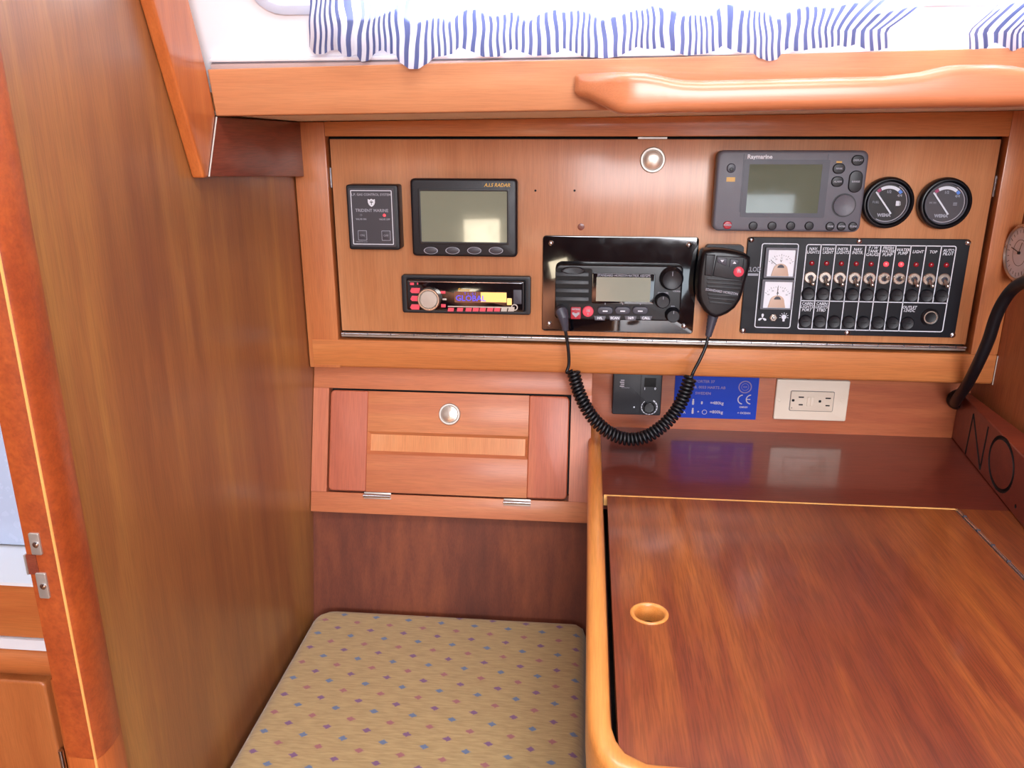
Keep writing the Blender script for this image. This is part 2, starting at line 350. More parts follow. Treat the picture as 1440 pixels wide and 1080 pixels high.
# boards lying on the bulkhead: slanted one and the short dark one behind it
XS = XB+.012
k = .054/.1416
slb = B()
lo = [(XB, .7295, -.0376), (XS, .7295, -.0376), (XS, .7335, -.0376), (XB, .7335, -.0376)]
z1 = .62
pr = [(.7290, -.0378), (.7375, -.0378), (.7665, .0174), (.7572, .0590), (.7572-.364*(z1-.059), z1), (.7290-k*(z1+.0378), z1)]
slb.rings([[(x, y, z) for y, z in pr] for x in (XB+.0003, XS)])
tag(slb.build('slanted_board', W_SLANT, bev=.0022, seg=3), 'slanted mahogany board rising along the left bulkhead beside the window', 'board')
cl = B().rings([[(x, y, z) for y, z in ((.7395, -.0368), (.9948, -.0492), (.9948, .0150), (.7685, .0165), (.7672, .0140))] for x in (XB+.0003, XS+.0008)])
tag(cl.build('cladding_board', W_CLAD, bev=.0012), 'short dark red horizontal board on the left bulkhead under the fascia beam', 'board')
tag(B().tube([(XS+.0006, .7670, .0165), (XS+.0006, .7380, -.0370)], .0007, 6).build('caulk_line', CAULK), 'pale caulk bead between slanted board and short dark board', 'caulk')

# cabin side with window, leaning inwards
CY, CZ, CT = .7760, .0580, 20.0
def side_dev(name, label, cat): return Dev(name, label, cat, (0, CY, CZ), (R(CT), 0, 0))
def cs(u, v, y=0): # local x,z on the cabin side plane
    d = (CR.transposed(), 0); r = Euler((R(CT), 0, 0)).to_matrix().transposed() @ ray(u, v); o = Euler((R(CT), 0, 0)).to_matrix().transposed() @ Vector((0, CY, CZ)); t = (o.y+y)/r.y; p = r*t-o; return p.x, p.z
wx0 = cs(352, 0)[0]; wz0 = cs(400, 17)[1]; wx1, wz1 = 1.0, .34
cw = B(); T = Matrix.Translation((0, CY, CZ)) @ Matrix.Rotation(R(CT), 4, 'X')
op = rrp((wx0+wx1)/2, (wz0+wz1)/2, wx1-wx0, wz1-wz0, .03, 6)
ot = rrp((XB-.01+1.35)/2, .335, 1.36-XB, .71, .001, 6)
cw.ring(ot, op, .006, 0)
cwo = struct(cw.build('wall_cabin_side', GEL)); cwo.matrix_world = T
wf = B().ring(rrp((wx0+wx1)/2, (wz0+wz1)/2, wx1-wx0+.004, wz1-wz0+.004, .032, 6), rrp((wx0+wx1)/2, (wz0+wz1)/2, wx1-wx0-.012, wz1-wz0-.012, .026, 6), .012, -.003)
wo = struct(wf.build('window_1', WINF, bev=.001)); wo.matrix_world = T
B().rr((wx0+wx1)/2, (wz0+wz1)/2, wx1-wx0-.010, wz1-wz0-.010, .026, .0085, .006).build('pane', GLASS, wo)
# curtain track along the foot of the window
tr = side_dev('curtain_track', 'white aluminium curtain track along the top of the fascia beam', 'track')
tz = lambda v: cs(700, v)[1]
for nm, z0, z1_, d, m in (('lower_rail', -.004, .0078, .0080, TRACKB), ('channel', .0078, .0098, .0035, ALU), ('upper_rail', .0098, .0125, .0075, GEL)):
    B().hexa([(-.354+.0, 0, z0), (1.0, 0, z0+.007), (1.0, -d, z0+.007), (-.354, -d, z0)], [(-.354, 0, z1_), (1.0, 0, z1_+.007), (1.0, -d, z1_+.007), (-.354, -d, z1_)]).build(nm, m, tr, bev=.0006)

# curtains
OUT1 = [(435,66),(443,76),(455,76),(465,71),(474,70),(484,79),(492,80),(500,76),(508,87),(517,86),(530,73),(538,70),(548,76),(555,75),(562,88),(576,97),(588,97),(600,90),(612,80),(622,79),(636,76),(646,66),(656,70),(668,74),(680,80),(700,80),(712,74),(722,68),(735,74),(752,79),(770,77),(784,74),(793,68),(803,72),(822,80),(850,82),(868,80),(885,72),(896,66),(908,69),(921,69),(927,66),(940,70),(965,78),(990,76),(1005,72),(1017,64),(1028,70),(1045,75),(1058,74),(1068,82),(1082,86),(1092,84),(1100,75),(1108,68),(1118,72),(1130,71),(1145,68),(1165,67),(1180,64),(1190,66),(1205,62),(1214,68),(1220,72),(1235,71),(1247,68),(1253,67)]
OUT2 = [(1363,69),(1372,70),(1386,70),(1392,62),(1400,60),(1412,66),(1424,72),(1436,69),(1448,73),(1462,80),(1480,84),(1500,76),(1520,72),(1545,84),(1570,80),(1600,74),(1630,82),(1660,78),(1700,72)]
def interp(P, u):
    for a, b in zip(P, P[1:]):
        if a[0] <= u <= b[0]: t = (u-a[0])/(b[0]-a[0]); t = t*t*(3-2*t)*.5+t*.5; return a[1]+(b[1]-a[1])*t
    return P[-1][1]
def curtain(name, label, OUT, shift, hem_v):
    u0, u1 = OUT[0][0], OUT[-1][0]; NU = int((u1-u0)/1.6); NV = 26
    b = bmesh.new(); uvl = b.loops.layers.uv.new('UVMap'); rows = []; UV = {}
    for j in range(NV+1):
        row = []
        for i in range(NU+1):
            u = u0+(u1-u0)*i/NU; vb = interp(OUT, u); t = j/NV
            z_ = t**1.25
            v = vb+(-160-vb)*z_
            A = (vb-64)/30.0; A = max(-.3, min(1.2, A))
            pl = math.sin(u*.19+1.3*math.sin(u*.041))*.55+math.sin(u*.47+2*math.sin(u*.083))*.3
            up = max(0, vb-v)
            bal = math.sin(min(up/55.0, 1)*math.pi*.5)
            dep = .009+.017*max(A, -.1)*(1-.25*bal)+.0034*pl*(1-.2*bal)+.013*bal+(.0065*math.sin(u*.052+1)+.004*math.sin(u*.121))*bal
            dep += .0022*math.sin(u*.11+v*.05)*bal
            uu = u+shift(u, v)+1.2*math.sin(v*.11+u*.06)*bal
            x, z = cs(uu, v, -dep)
            vert = b.verts.new((x, -dep, z)); row.append(vert)
            UV[vert] = ((u+4*math.sin(u*.07))/10.3+.30*math.sin(u*.083)*up/55+.05*math.sin(v*.09+u*.03)*bal, t)
        rows.append(row)
    for j in range(NV):
        for i in range(NU):
            f = b.faces.new((rows[j][i], rows[j][i+1], rows[j+1][i+1], rows[j+1][i])); f.smooth = True
            for l in f.loops: l[uvl].uv = UV[l.vert]
    me = bpy.data.meshes.new(name); b.to_mesh(me); b.free(); me.materials.append(STRIPE)
    o = bpy.data.objects.new(name, me); COL.objects.link(o); o.matrix_world = T
    tag(o, label, 'curtain', 'striped curtains at the cabin window')
    return o
def sm(a, b, x): t = max(0, min(1, (x-a)/(b-a))); return t*t*(3-2*t)
curtain('curtain', 'wide gathered blue and white striped curtain above the fascia beam', OUT1, lambda u, v: sm(1120, 1250, u)*max(0, 42-v)*1.35, 0)
curtain('curtain', 'second striped curtain at the far right edge, above the end of the handrail', OUT2, lambda u, v: (1-sm(1400, 1600, u))*max(0, 44-v)*1.05, 0)

# grab rail on the beam
gr = Dev('handrail', 'varnished rounded wooden grab rail fixed along the fascia beam', 'handrail', (0, BY-.004, .035))
def rail_sec(x, yf, yb, z0, z1, r):
    # rounded section in YZ, local
    n = 5; out = []; cy, cz = (yf+yb)/2, (z0+z1)/2; w_, h_ = yb-yf, z1-z0; r = min(r, w_*.48, h_*.48)
    for py_, pz_ in rrp(cy, cz, w_, h_, r, n): out.append((x, py_, pz_))
    return out
def X72(u): return onY(u, 130, .72).x
def Z(u, v, y): return onY(u, v, y).z-.035
secs = []
for u, yf, yb, vt, vb in ((808, -.004, .001, 109, 128), (810, -.009, .001, 105, 132), (816, -.014, .001, 103, 136), (828, -.020, .001, 103, 139), (845, -.029, .001, 102, 147), (862, -.037, .001, 101, 155), (872, -.041, .001, 101, 159), (885, -.043, .001, 101, 160),
                        (905, -.043, .001, 102, 160), (925, -.043, -.004, 105, 159), (942, -.043, -.012, 109, 158.5), (960, -.043, -.017, 112, 158), (985, -.043, -.019, 113, 158), (1110, -.043, -.019, 110, 155), (1240, -.043, -.019, 107, 152.5), (1270, -.043, -.018, 104, 152), (1295, -.043, -.012, 101, 151.5), (1312, -.043, -.004, 97, 151),
                        (1330, -.043, .001, 92.5, 151), (1350, -.043, .001, 90.5, 150.5), (1400, -.043, .001, 90, 150), (1425, -.043, .001, 92, 149.5), (1445, -.043, -.006, 96, 149), (1465, -.043, -.016, 101, 149), (1490, -.043, -.019, 104, 148), (1640, -.043, -.019, 100, 146), (1680, -.043, .001, 88, 146), (1740, -.040, .001, 88, 143), (1765, -.02, .001, 92, 130), (1772, -.006, .001, 98, 118)):
    yw = BY-.004+yf
    secs.append(rail_sec(onY(u, 130, yw).x, yf, yb, Z(u, vb, yw), Z(u, vt, min(yw+.006, .757)) , .009))
B().rings(secs).build('rail', W_RAIL, gr, ang=60)

# ------------------------------------------------------------------ instrument frame and door
fr = Dev('instrument_console', 'orange mahogany console with a face frame around the drop-down door that carries the electronics', 'console', (0, YF, -.30))
def fz(v): return onY(700, v, YF).z+.30
oL, oR, oT, oB = -.3235, .4735, -.0015+.30, -.2575+.30
frR = .5050
B().hexa([(XB+.001, 0, .0035), (oL, 0, .0035), (oL, .018, .0035), (XB+.001, .018, .0035)], [(XB+.001, 0, .3155), (oL, 0, .3155), (oL, .018, .3155), (XB+.001, .018, .3155)]).build('stile', W_FRZ, fr, bev=.0015)
B().box(oR, frR, 0, .018, oB, .3264).build('stile', W_FRZ, fr, bev=.0015)
B().hexa([(oL, .0002, oT), (oR, .0002, oT), (oR, .018, oT), (oL, .018, oT)], [(oL, .0002, .3156), (oR, .0002, .3262), (oR, .018, .3262), (oL, .018, .3156)]).build('top_rail', W_FRX, fr, bev=.0012)
br = B().rings([[(x, y, z) for y, z in ((-.0005, .0085), (-.0005, oB), (.018, oB), (.018, .0040), (.004, .0040), (.0012, .0050))] for x in (XB+.006, frR)])
br.build('bottom_rail', W_FRX, fr, bev=.002, seg=3)
B().box(oL-.004, oR+.004, .030, .034, .02, .310).build('gap_shade', SLOT, fr)  # near-black sheet paints the shade in the gap around the door
tag(B().tube([(.5052, YF-.001, -.2585), (.5052, YF-.001, -.2955)], .0006, 6).build('chamfer_line', CAULK), 'thin pale line added for the chamfer at the right end of the bottom rail', 'chamfer')  # pale tube added in place of the rail's end chamfer

dr = Dev('board', '', '', (0, YD, -.25)); bpy.data.objects.remove(dr.o)
dr.o = B().box(-.3195, .4680, 0, .012, .0035, .2455).build('door', W_PANEL, fr, bev=.001, loc=(0, .005, .05))
B().box(-.3200, .4680, -.0020, .004, -.0040, .0005).build('hinge_leaf', STEEL, dr, bev=.0005)
B().tube([(-.3195, -.0025, .0006), (.4680, -.0025, .0006)], .0017, 10).build('hinge_pin', CHROME, dr)
kn = B()
for i in range(26): kn.box(-.315+i*.0308, -.3143+i*.0308, -.0045, -.001, -.0010, .0024)
kn.build('hinge_joints', GREYD, dr)['kind'] = 'stuff'
def knob(dev, u, v, rpx):
    x, z = dev.L(u, v, .002); r = rpx
    a = B().lathe(x, z, [(r, 0), (r, -.002), (r*.94, -.0032), (r*.80, -.0032), (r*.74, -.0022)], 32).build('knob_ring', STEEL, dev)
    a['label'] = 'satin steel ring'
    B().lathe(x, z, [(r*.74, -.0005), (r*.72, -.0026), (r*.5, -.0036), (r*.25, -.0041), (.0003, -.0043)], 32).build('push_knob', NICKEL, dev)
knob(dr, 918, 225, .0150)
x, z = dr.L(817, 319); B().lathe(x, z, [(.0042, .001), (.0042, -.0004), (.003, -.0007)], 18).build('wood_plug', W_CLAD, dr)
for u, v in ((753, 268), (808, 268)):
    x, z = dr.L(u, v); B().lathe(x, z, [(.0014, .001), (.0014, -.0003)], 10).build('screw_hole', SLOT, dr)
x0, z0 = dr.L(897, 191); x1, _ = dr.L(938, 191); B().box(x0, x1, -.0045, .004, .2458, .2478).build('catch', STEEL, dr)
x, z = dr.L(462, 250); B().box(-.3220, -.3203, .001, .004, z-.012, z+.012).build('stay', CHROME, dr)
x, z = dr.L(1401, 262); B().box(.4690, .4708, .001, .004, z-.012, z+.012).build('stay', CHROME, dr)

# ------------------------------------------------------------------ gas control box
def px_rect(dev, u0, v0, u1, v1, d):  # centre, width, height on the plane d in front of the device
    a = dev.L(u0, v0, d); b = dev.L(u1, v1, d); return (a[0]+b[0])/2, (a[1]+b[1])/2, abs(b[0]-a[0]), abs(a[1]-b[1])
def newdev(name, label, cat, u, v, y=YD, group=None, rot=(0, 0, 0)):
    p = onY(u, v, y); return Dev(name, label, cat, tuple(p), rot, group)
g = newdev('gas_control', 'small black gas control box with a white border line, left of the screens', 'control panel', 526, 306)
D = .022
cx, cz, w_, h_ = px_rect(g, 487.5, 262, 560.5, 350, D); w_ = .0625; cx = (g.L(488, 262, D)[0]+g.L(557, 262, D)[0])/2; cz = (g.L(520, 261, D)[1]+g.L(520, 350, D)[1])/2; h_ = abs(g.L(520, 261, D)[1]-g.L(520, 350, D)[1])
B().rr(cx, cz, w_+.002, h_+.002, .003, 0, -D, .0016).build('case', BLACK, g)
B().rr(cx-.001, cz, w_-.006, h_-.006, .0012, -D+.001, -D-.0004).build('face_plate', CHAR, g)
yf = -D-.0004
fw, fh = w_-.011, h_-.011; fx = cx-.001
B().ring(rrp(fx, cz, fw, fh, .001), rrp(fx, cz, fw-.0018, fh-.0018, .0006), yf+.0002, yf-.0002).build('border_line', WHITEP, g)
t = B(); t.text('L.P. GAS CONTROL SYSTEM', fx, cz+fh*.42, .0040, yf-.0003, bold=.00008); t.text('TRIDENT MARINE', fx, cz+fh*.13, .0052, yf-.0003, bold=.0001)
t.text('VALVE ON', fx-fw*.27, cz-fh*.03, .0028, yf-.0003, bold=.00008); t.text('VALVE OFF', fx+fw*.30, cz-fh*.03, .0028, yf-.0003, bold=.00008)
t.text('ON', fx-fw*.26, cz-fh*.33, .0036, yf-.0010); t.text('OFF', fx+fw*.32, cz-fh*.33, .0036, yf-.0010)
t.text('MADE IN U.S.A.', fx-fw*.28, cz-fh*.45, .0022, yf-.0003)
t.build('lettering', GREYP, g)
sh = [(-.5, .9), (-.25, .72), (0, .95), (.25, .72), (.5, .9), (.5, .1), (.38, -.4), (.16, -.75), (0, -.9), (-.16, -.75), (-.38, -.4), (-.5, .1)]
B().py([(fx+a*.0088, cz+fh*.27+b*.0052) for a, b in sh], yf, yf-.0003).build('shield_emblem', WHITEP, g)
e = B(); ex, ez = fx, cz+fh*.275
e.line(ex, ez+.0028, ex, ez-.0028, .0007, yf-.0003).line(ex-.002, ez+.0005, ex+.002, ez+.0005, .0006, yf-.0003).line(ex-.0013, ez+.002, ex-.0013, ez, .0004, yf-.0003).line(ex+.0013, ez+.002, ex+.0013, ez, .0004, yf-.0003)
e.build('emblem_trident', BLACK2, g)
for s_, m in ((-.27, GREYC), (.30, REDL)):
    B().lathe(fx+fw*s_, cz+fh*.045, [(.0017, yf), (.0015, yf-.0010), (.0003, yf-.0016)], 16).build('indicator_lamp', m, g)
for s_ in (-.26, .32):
    bx, bz = fx+fw*s_, cz-fh*.33
    o = B().rr(bx, bz, .0100, .0110, .0008, yf, yf-.0007, .0003).build('button', CHAR, g)
    B().ring(rrp(bx, bz, .0112, .0122, .0008), rrp(bx, bz, .0098, .0108, .0004), yf+.0001, yf-.0003).build('button_outline', GREYP, g)

# ------------------------------------------------------------------ AIS radar display
a = newdev('radar_display', 'black marine radar display with grey-green screen and four oval buttons', 'display', 652, 306)
D = .026
P0 = px_rect(a, 576, 251, 727, 362, D)
cx, cz, w_, h_ = P0
B().rr(cx, cz, w_*.96, h_*.96, .005, 0, -D+.008).build('case_back', BLACK2, a)
B().rr(cx, cz, w_, h_, .0045, -D+.012, -D, .0030).build('case', BLACK, a)
s = px_rect(a, 591, 268.5, 713, 341, D)
B().ring(rrp(s[0], s[1], s[2]+.006, s[3]+.006, .002), rrp(s[0], s[1], s[2], s[3], .001), -D+.0005, -D-.0008).build('screen_bezel', BLACK2, a, bev=.0003)
B().rr(s[0], s[1], s[2], s[3], .001, -D+.0005, -D-.0004).build('screen', LCDG, a)
for u in (606, 636.5, 667, 697.5):
    x, z = a.L(u, 352.3, D)
    B().lathe(x, z, [(.0085, -D+.001), (.0085, -D-.0006), (.0074, -D-.0009)], 24, sx=1, sz=.50).build('button', CHAR, a)
    B().rings([[(x+r*math.cos(i*math.pi/14), y, z+.5*r*math.sin(i*math.pi/14)) for i in range(28)] for r, y in ((.0088, -D), (.0088, -D-.0009), (.0078, -D-.0009), (.0078, -D))], cap=False).build('button_outline', GREYP, a)
x, z = a.L(699, 260.5, D); B().text('A.I.S RADAR', x, z, .0058, -D-.0003, shear=.25, bold=.00012).build('lettering', GOLDP, a)

# ------------------------------------------------------------------ car stereo
c = newdev('car_stereo', 'black single-slot car stereo with round silver knob and amber reflection painted on its display', 'stereo', 655, 415)
D = .010
cx, cz, w_, h_ = px_rect(c, 564, 388.5, 746, 442, D); cz = (c.L(655, 388, D)[1]+c.L(655, 441.5, D)[1])/2; h_ = abs(c.L(655, 388, D)[1]-c.L(655, 441.5, D)[1])
B().ring(rrp(cx, cz, w_, h_, .003), rrp(cx, cz, w_-.014, h_-.009, .002), 0, -D).build('trim_ring', BLACK, c, bev=.0012)
B().rr(cx, cz, w_-.0145, h_-.0095, .002, .003, -D-.006, .0018).build('faceplate', GLOSS, c)
F = D+.006
def cp(u, v): return c.L(u, v, F)
def crop(x, y): return 560+x/7.58, 380+y/7.58
sx0, sz0 = cp(*crop(115, 118)); sx1, sz1 = cp(*crop(1318, 138))
B().box(sx0, sx1, -F-.0012, -F+.0003, sz1, sz0).build('chrome_strip', CHROME, c, bev=.0004)
kx, kz = cp(*crop(335, 302)); kr = .0142
B().lathe(kx, kz, [(kr, -F+.001), (kr, -F-.007), (kr*.94, -F-.008), (kr*.86, -F-.008), (kr*.80, -F-.006)], 40).build('knob_ring', NICKEL, c)
B().lathe(kx, kz, [(kr*.80, -F-.001), (kr*.80, -F-.0062), (kr*.74, -F-.0070), (.0003, -F-.0072)], 40).build('knob', STEEL, c)
for y0, w2 in ((215, .0130), (300, .0105), (390, .0130)):
    x, z = cp(*crop(175 if w2 < .012 else 182, y0)); B().py([(x-w2/2, z-.001), (x-w2/2+.002, z+.0033), (x+w2/2, z+.0033), (x+w2/2-.0015, z-.0033), (x-w2/2+.002, z-.0033)], -F+.0003, -F-.0012).build('side_key', PINKL, c)
for x0, y0, w2, h2 in ((478, 235, .0062, .0034), (494, 310, .0055, .0024), (482, 378, .0060, .0042), (148, 145, .0050, .0032), (207, 143, .0015, .0026)):
    x, z = cp(*crop(x0, y0)); B().rr(x, z, w2, h2, .0006, -F+.0003, -F-.0008, .0003).build('small_key', PINKL if y0 != 310 else STEEL, c)
dx0, dz0 = cp(*crop(600, 225)); dx1, dz1 = cp(*crop(1155, 352))
B().box(dx0, dx1, -F-.0006, -F+.0003, dz1, dz0).build('display_window', LCDB, c)
ax0, _ = cp(*crop(880, 225)); B().box(ax0, dx1, -F-.0009, -F-.0004, dz1+.0012, dz0-.0004).build('amber_reflection', AMBGLOW, c)  # glowing patch paints a yellow cabin reflection onto the display
x, z = cp(*crop(1185, 335)); B().rr(x, z, .0060, .0085, .0008, -F+.0003, -F-.0006).build('amber_key', AMBGLOW, c)
x, z = cp(*crop(760, 300)); B().text('GLOBAL', x+.0015, z, .0102, -F-.0010, bold=.0001).text('T 1 : 0 1', x+.001, cp(*crop(760, 250))[1], .0045, -F-.0010).build('display_lettering', BLUEP, c)
x, z = cp(*crop(700, 208)); B().text('Pioneer', x, z, .0050, -F-.0006, shear=.3, bold=.0001).build('lettering', GOLDP, c)
x0, z0 = cp(*crop(530, 384)); x1, z1 = cp(*crop(1240, 384))
B().box(x0, x1, -F-.0008, -F+.0003, z0-.0007, z0+.0007).build('lower_strip', STEEL, c)
for i, xx in enumerate((562, 660, 752, 828, 902, 980, 1055, 1130, 1205)):
    x, z = cp(*crop(xx, 418)); B().py([(x-.0034, z+.0022), (x+.0042, z+.0022), (x+.0032, z-.0024), (x-.0042, z-.0024)], -F+.0003, -F-.0010).build('preset_key', PINKL if i < 7 else STEEL, c)
x, z = cp(*crop(1272, 285)); B().rr(x, z, .0105, .0180, .001, -F+.0003, -F-.0009, .0004).build('release_key', GREYD, c)
x, z = cp(*crop(1240, 395)); B().ring(circ(x, z, .0042), circ(x, z, .0030), -F+.0003, -F-.0012).build('socket_ring', STEEL, c)

# ------------------------------------------------------------------ VHF radio on its acrylic plate
r = newdev('radio_mounting_plate', 'glossy black acrylic plate with four screws behind the marine radio', 'plate', 870, 400)
p4 = [r.L(*q, .004) for q in ((763, 331), (983, 334), (974.5, 470), (762.5, 465))]
px0, px1 = (p4[0][0]+p4[3][0])/2, (p4[1][0]+p4[2][0])/2; pz1 = (p4[0][1]+p4[1][1])/2; pz0 = (p4[2][1]+p4[3][1])/2
B().rr((px0+px1)/2, (pz0+pz1)/2, px1-px0, pz1-pz0, .004, 0, -.004, .0006).build('plate', GLOSS, r)
for u, v in ((774.5, 342), (969, 344.5), (962, 459), (772, 455.5)):
    x, z = r.L(u, v, .005); o = B().lathe(x, z, [(.0034, -.0035), (.0034, -.0046), (.0024, -.0056), (.0003, -.006)], 18).build('screw', CHROME, r)
v_ = newdev('vhf_radio', 'black marine radio with speaker grille, grey screen and three knobs', 'radio', 868, 414, YD-.004)
D = .018
q = [v_.L(*p, D) for p in ((780, 371.5), (961, 374.5), (957, 452), (781, 449))]
x0 = (q[0][0]+q[3][0])/2; x1 = (q[1][0]+q[2][0])/2; z1 = (q[0][1]+q[1][1])/2; z0 = (q[2][1]+q[3][1])/2
B().rr((x0+x1)/2, (z0+z1)/2, x1-x0, z1-z0, .005, 0, -D, .0022).build('case', BLACK2, v_)
def vp(u, v, d=D): return v_.L(u, v, d)
def vc(x, y): return 765+x/6.545, 365+y/6.545
def vq(x, y, d=D): return vp(*vc(x, y), d)
sx0, sz1 = vq(122, 85); sx1, sz0 = vq(425, 400)
B().rr((sx0+sx1)/2, (sz0+sz1)/2, sx1-sx0+.003, sz1-sz0+.002, .003, -D+.0004, -D-.0004).build('speaker_recess', SLOT, v_)
for yy in (132, 205, 282, 358):
    ax, az = vq(105, yy); bx, bz = vq(412, yy)
    B().hexa([(ax, -D+.002, az-.0022), (bx, -D+.002, az-.0022), (bx, -D-.0026, az-.0022), (ax, -D-.0026, az-.0022)], [(ax, -D+.002, az+.0026), (bx, -D+.002, az+.0026), (bx, -D-.0014, az+.0026), (ax, -D-.0014, az+.0026)]).build('grille_bar', BLACK, v_, bev=.0006)
x, z = vq(270, 100); B().lathe(x, z, [(.0150, -D), (.0150, -D-.0016), (.0135, -D-.0022), (.0120, -D-.0016)], 28, sz=.32).build('speaker_brow', BLACK, v_)
a0 = vq(445, 120); a1 = vq(1010, 415); B().rr((a0[0]+a1[0])/2, (a0[1]+a1[1])/2, a1[0]-a0[0], a0[1]-a1[1], .002, -D+.0005, -D-.0010, .0005).build('screen_surround', GLOSS, v_)
a0 = vq(484, 158); a1 = vq(972, 390); B().rr((a0[0]+a1[0])/2, (a0[1]+a1[1])/2, a1[0]-a0[0], a0[1]-a1[1], .0006, -D, -D-.0014).build('screen', LCDV, v_)
t = B(); z = vq(700, 146)[1]; t.text('STANDARD HORIZON', vq(492, 146)[0], z, .0040, -D-.0013, 'LEFT', bold=.0001, sx=.92); t.text('MATRIX AIS/GPS', vq(980, 146)[0], z, .0040, -D-.0013, 'RIGHT', bold=.0001, sx=.95)
x, z = vq(1097, 308); t.text('CHANNEL', x, z, .0028, -D-.0003, bold=.0001); x, z = vq(1220, 292); t.text('VOL/SQL', x, z, .0024, -D-.0003, bold=.0001); x, z = vq(1187, 432); t.text('SQL', x, z, .0028, -D-.0003, bold=.0001)
t.build('lettering', GREYP, v_)
for xx, yy, rr_ in ((1180, 185, .0135), (1095, 388, .0088), (1190, 520, .0088)):
    x, z = vq(xx, yy, D+.010)
    pts = []
    prof = [(rr_*1.08, -D+.001), (rr_*1.06, -D-.003), (rr_, -D-.004), (rr_*.93, -D-.0110), (rr_*.86, -D-.0125), (rr_*.80, -D-.0120), (.0003, -D-.0118)]
    n_ = 36; b_ = B()
    b_.rings([[(x+q_*(1-(.035 if (i % 3 == 0 and 1 < k < 4) else 0))*math.cos(2*math.pi*i/n_), y, z+q_*(1-(.035 if (i % 3 == 0 and 1 < k < 4) else 0))*math.sin(2*math.pi*i/n_)) for i in range(n_)] for k, (q_, y) in enumerate(prof)])
    b_.build('knob', BLACK, v_)
    B().line(x, z+rr_*.35, x, z+rr_*.75, .0007, -D-.0121).build('knob_mark', GREYP, v_)
for xx in (563, 724, 886):
    x, z = vq(xx, 470, D+.002); o = B().rr(x, z, .0195, .0096, .0045, -D+.001, -D-.0028, .0012).build('soft_key', GREYD, v_)
    B().line(x-.003, z-.0005, x+.003, z-.0005, .0016, -D-.0028).build('key_mark', WHITEP, o)
for xx, s_ in ((514, 'H/L'), (652, 'SCAN'), (797, '16/9'), (938, 'CALL')):
    x, z = vq(xx, 537, D+.001); o = B().py([(x-.0075, z+.0026), (x+.0075, z+.0026), (x+.006, z-.0030), (x-.006, z-.0030)], -D+.001, -D-.0020, .0006).build('function_key', GREYC, v_)
    B().text(s_, x, z, .0042, -D-.0022, bold=.0002).build('key_lettering', WHITEP, o)
x, z = vq(293, 492, D+.001); o = B().rr(x, z, .0125, .0152, .0012, -D+.001, -D-.0022, .0006).build('distress_cover', REDP, v_)
B().py([(x-.0045, z+.001), (x-.0045, z-.0010), (x, z-.0055), (x+.0045, z-.0010), (x+.0045, z+.001), (x+.0018, z+.001), (x+.0018, z), (x-.0018, z), (x-.0018, z+.001)], -D-.0021, -D-.0024).text('DISTRESS', x, z+.0050, .0024, -D-.0024, bold=.0001).build('distress_print', PALEG, o)
x, z = vq(405, 478, D+.001); o = B().lathe(x, z, [(.0070, -D+.001), (.0068, -D-.0018), (.0060, -D-.0026), (.0003, -D-.0030)], 24).build('channel_sixteen_key', PINKL, v_)
B().text('16', x, z+.0014, .0046, -D-.0031, bold=.0002).text('S', x, z-.0030, .0034, -D-.0031, bold=.0001).build('key_lettering', PALEG, o)
for xx in (563, 724, 886):
    x, z = vq(xx, 405); B().line(x, z-.0012, x, z+.0012, .0008, -D-.0010).build('tick_mark', GREYP, v_)

# ------------------------------------------------------------------ hand microphone with coiled cord
m = newdev('hand_microphone', 'black fist microphone hanging between radio plate and switch panel, with coiled cord', 'microphone', 1013, 398, YD)
D = .036
def mc(x, y, d=D): return m.L(970+x/7.711, 340+y/7.711, d)
out = [(150, 85), (250, 72), (370, 78), (500, 100), (600, 128), (648, 160), (652, 230), (625, 330), (598, 430), (575, 520), (540, 620), (480, 710), (400, 770), (330, 800), (270, 815), (205, 790), (150, 740), (100, 660), (78, 580), (75, 480), (82, 380), (95, 270), (115, 160), (130, 110)]
op_ = [mc(*p, D*.75) for p in out]
B().py([p for p in op_[::-1]], -.010, -D, .0055).build('body', BLACK2, m, ang=60)
B().rr(*mc(360, 300, .008), .045, .060, .004, 0, -.011).build('hanger_clip', BLACK, m)
b0 = [mc(*p) for p in ((135, 90), (560, 98), (560, 130), (130, 125))]
# face details
a0 = [mc(*p) for p in ((290, 150), (590, 165), (565, 425), (245, 370))]; B().py(a0[::-1], -D+.0015, -D-.0016, .0012).build('key_panel', BLACK, m)
for P_ in (((300, 168), (403, 178), (395, 262), (300, 222)), ((440, 188), (535, 198), (530, 240), (428, 275))):
    q_ = [mc(*p, D+.002) for p in P_]; o = B().py(q_[::-1], -D-.0010, -D-.0030, .0006).build('channel_key', GREYD, m)
    cxk = sum(p[0] for p in q_)/4; czk = sum(p[1] for p in q_)/4; s_ = -1 if P_[0][0] == 300 else 1
    B().py([(cxk-.0022, czk-.0012*s_), (cxk+.0022, czk-.0012*s_), (cxk, czk+.0016*s_)][::1], -D-.0030, -D-.0034).build('arrow_mark', WHITEP, o)
x, z = mc(530, 325, D+.002); o = B().lathe(x, z, [(.0062, -D-.001), (.0060, -D-.0030), (.0052, -D-.0036), (.0003, -D-.0040)], 24).build('channel_sixteen_key', PINKL, m)
B().text('16', x, z+.0008, .0050, -D-.0041, bold=.0002).build('key_lettering', PALEG, o)
q_ = [mc(*p) for p in ((175, 135), (275, 140), (240, 375), (160, 360))]; B().py(q_[::-1], -D+.002, -D-.0022, .0012).build('talk_panel', BLACK, m)
q_ = [m.L(970+p[0]/7.711, 340+p[1]/7.711, .022) for p in ((120, 135), (160, 130), (122, 350), (88, 360))]; B().py(q_[::-1], -.016, -.028, .002).build('talk_switch', GREYD, m)
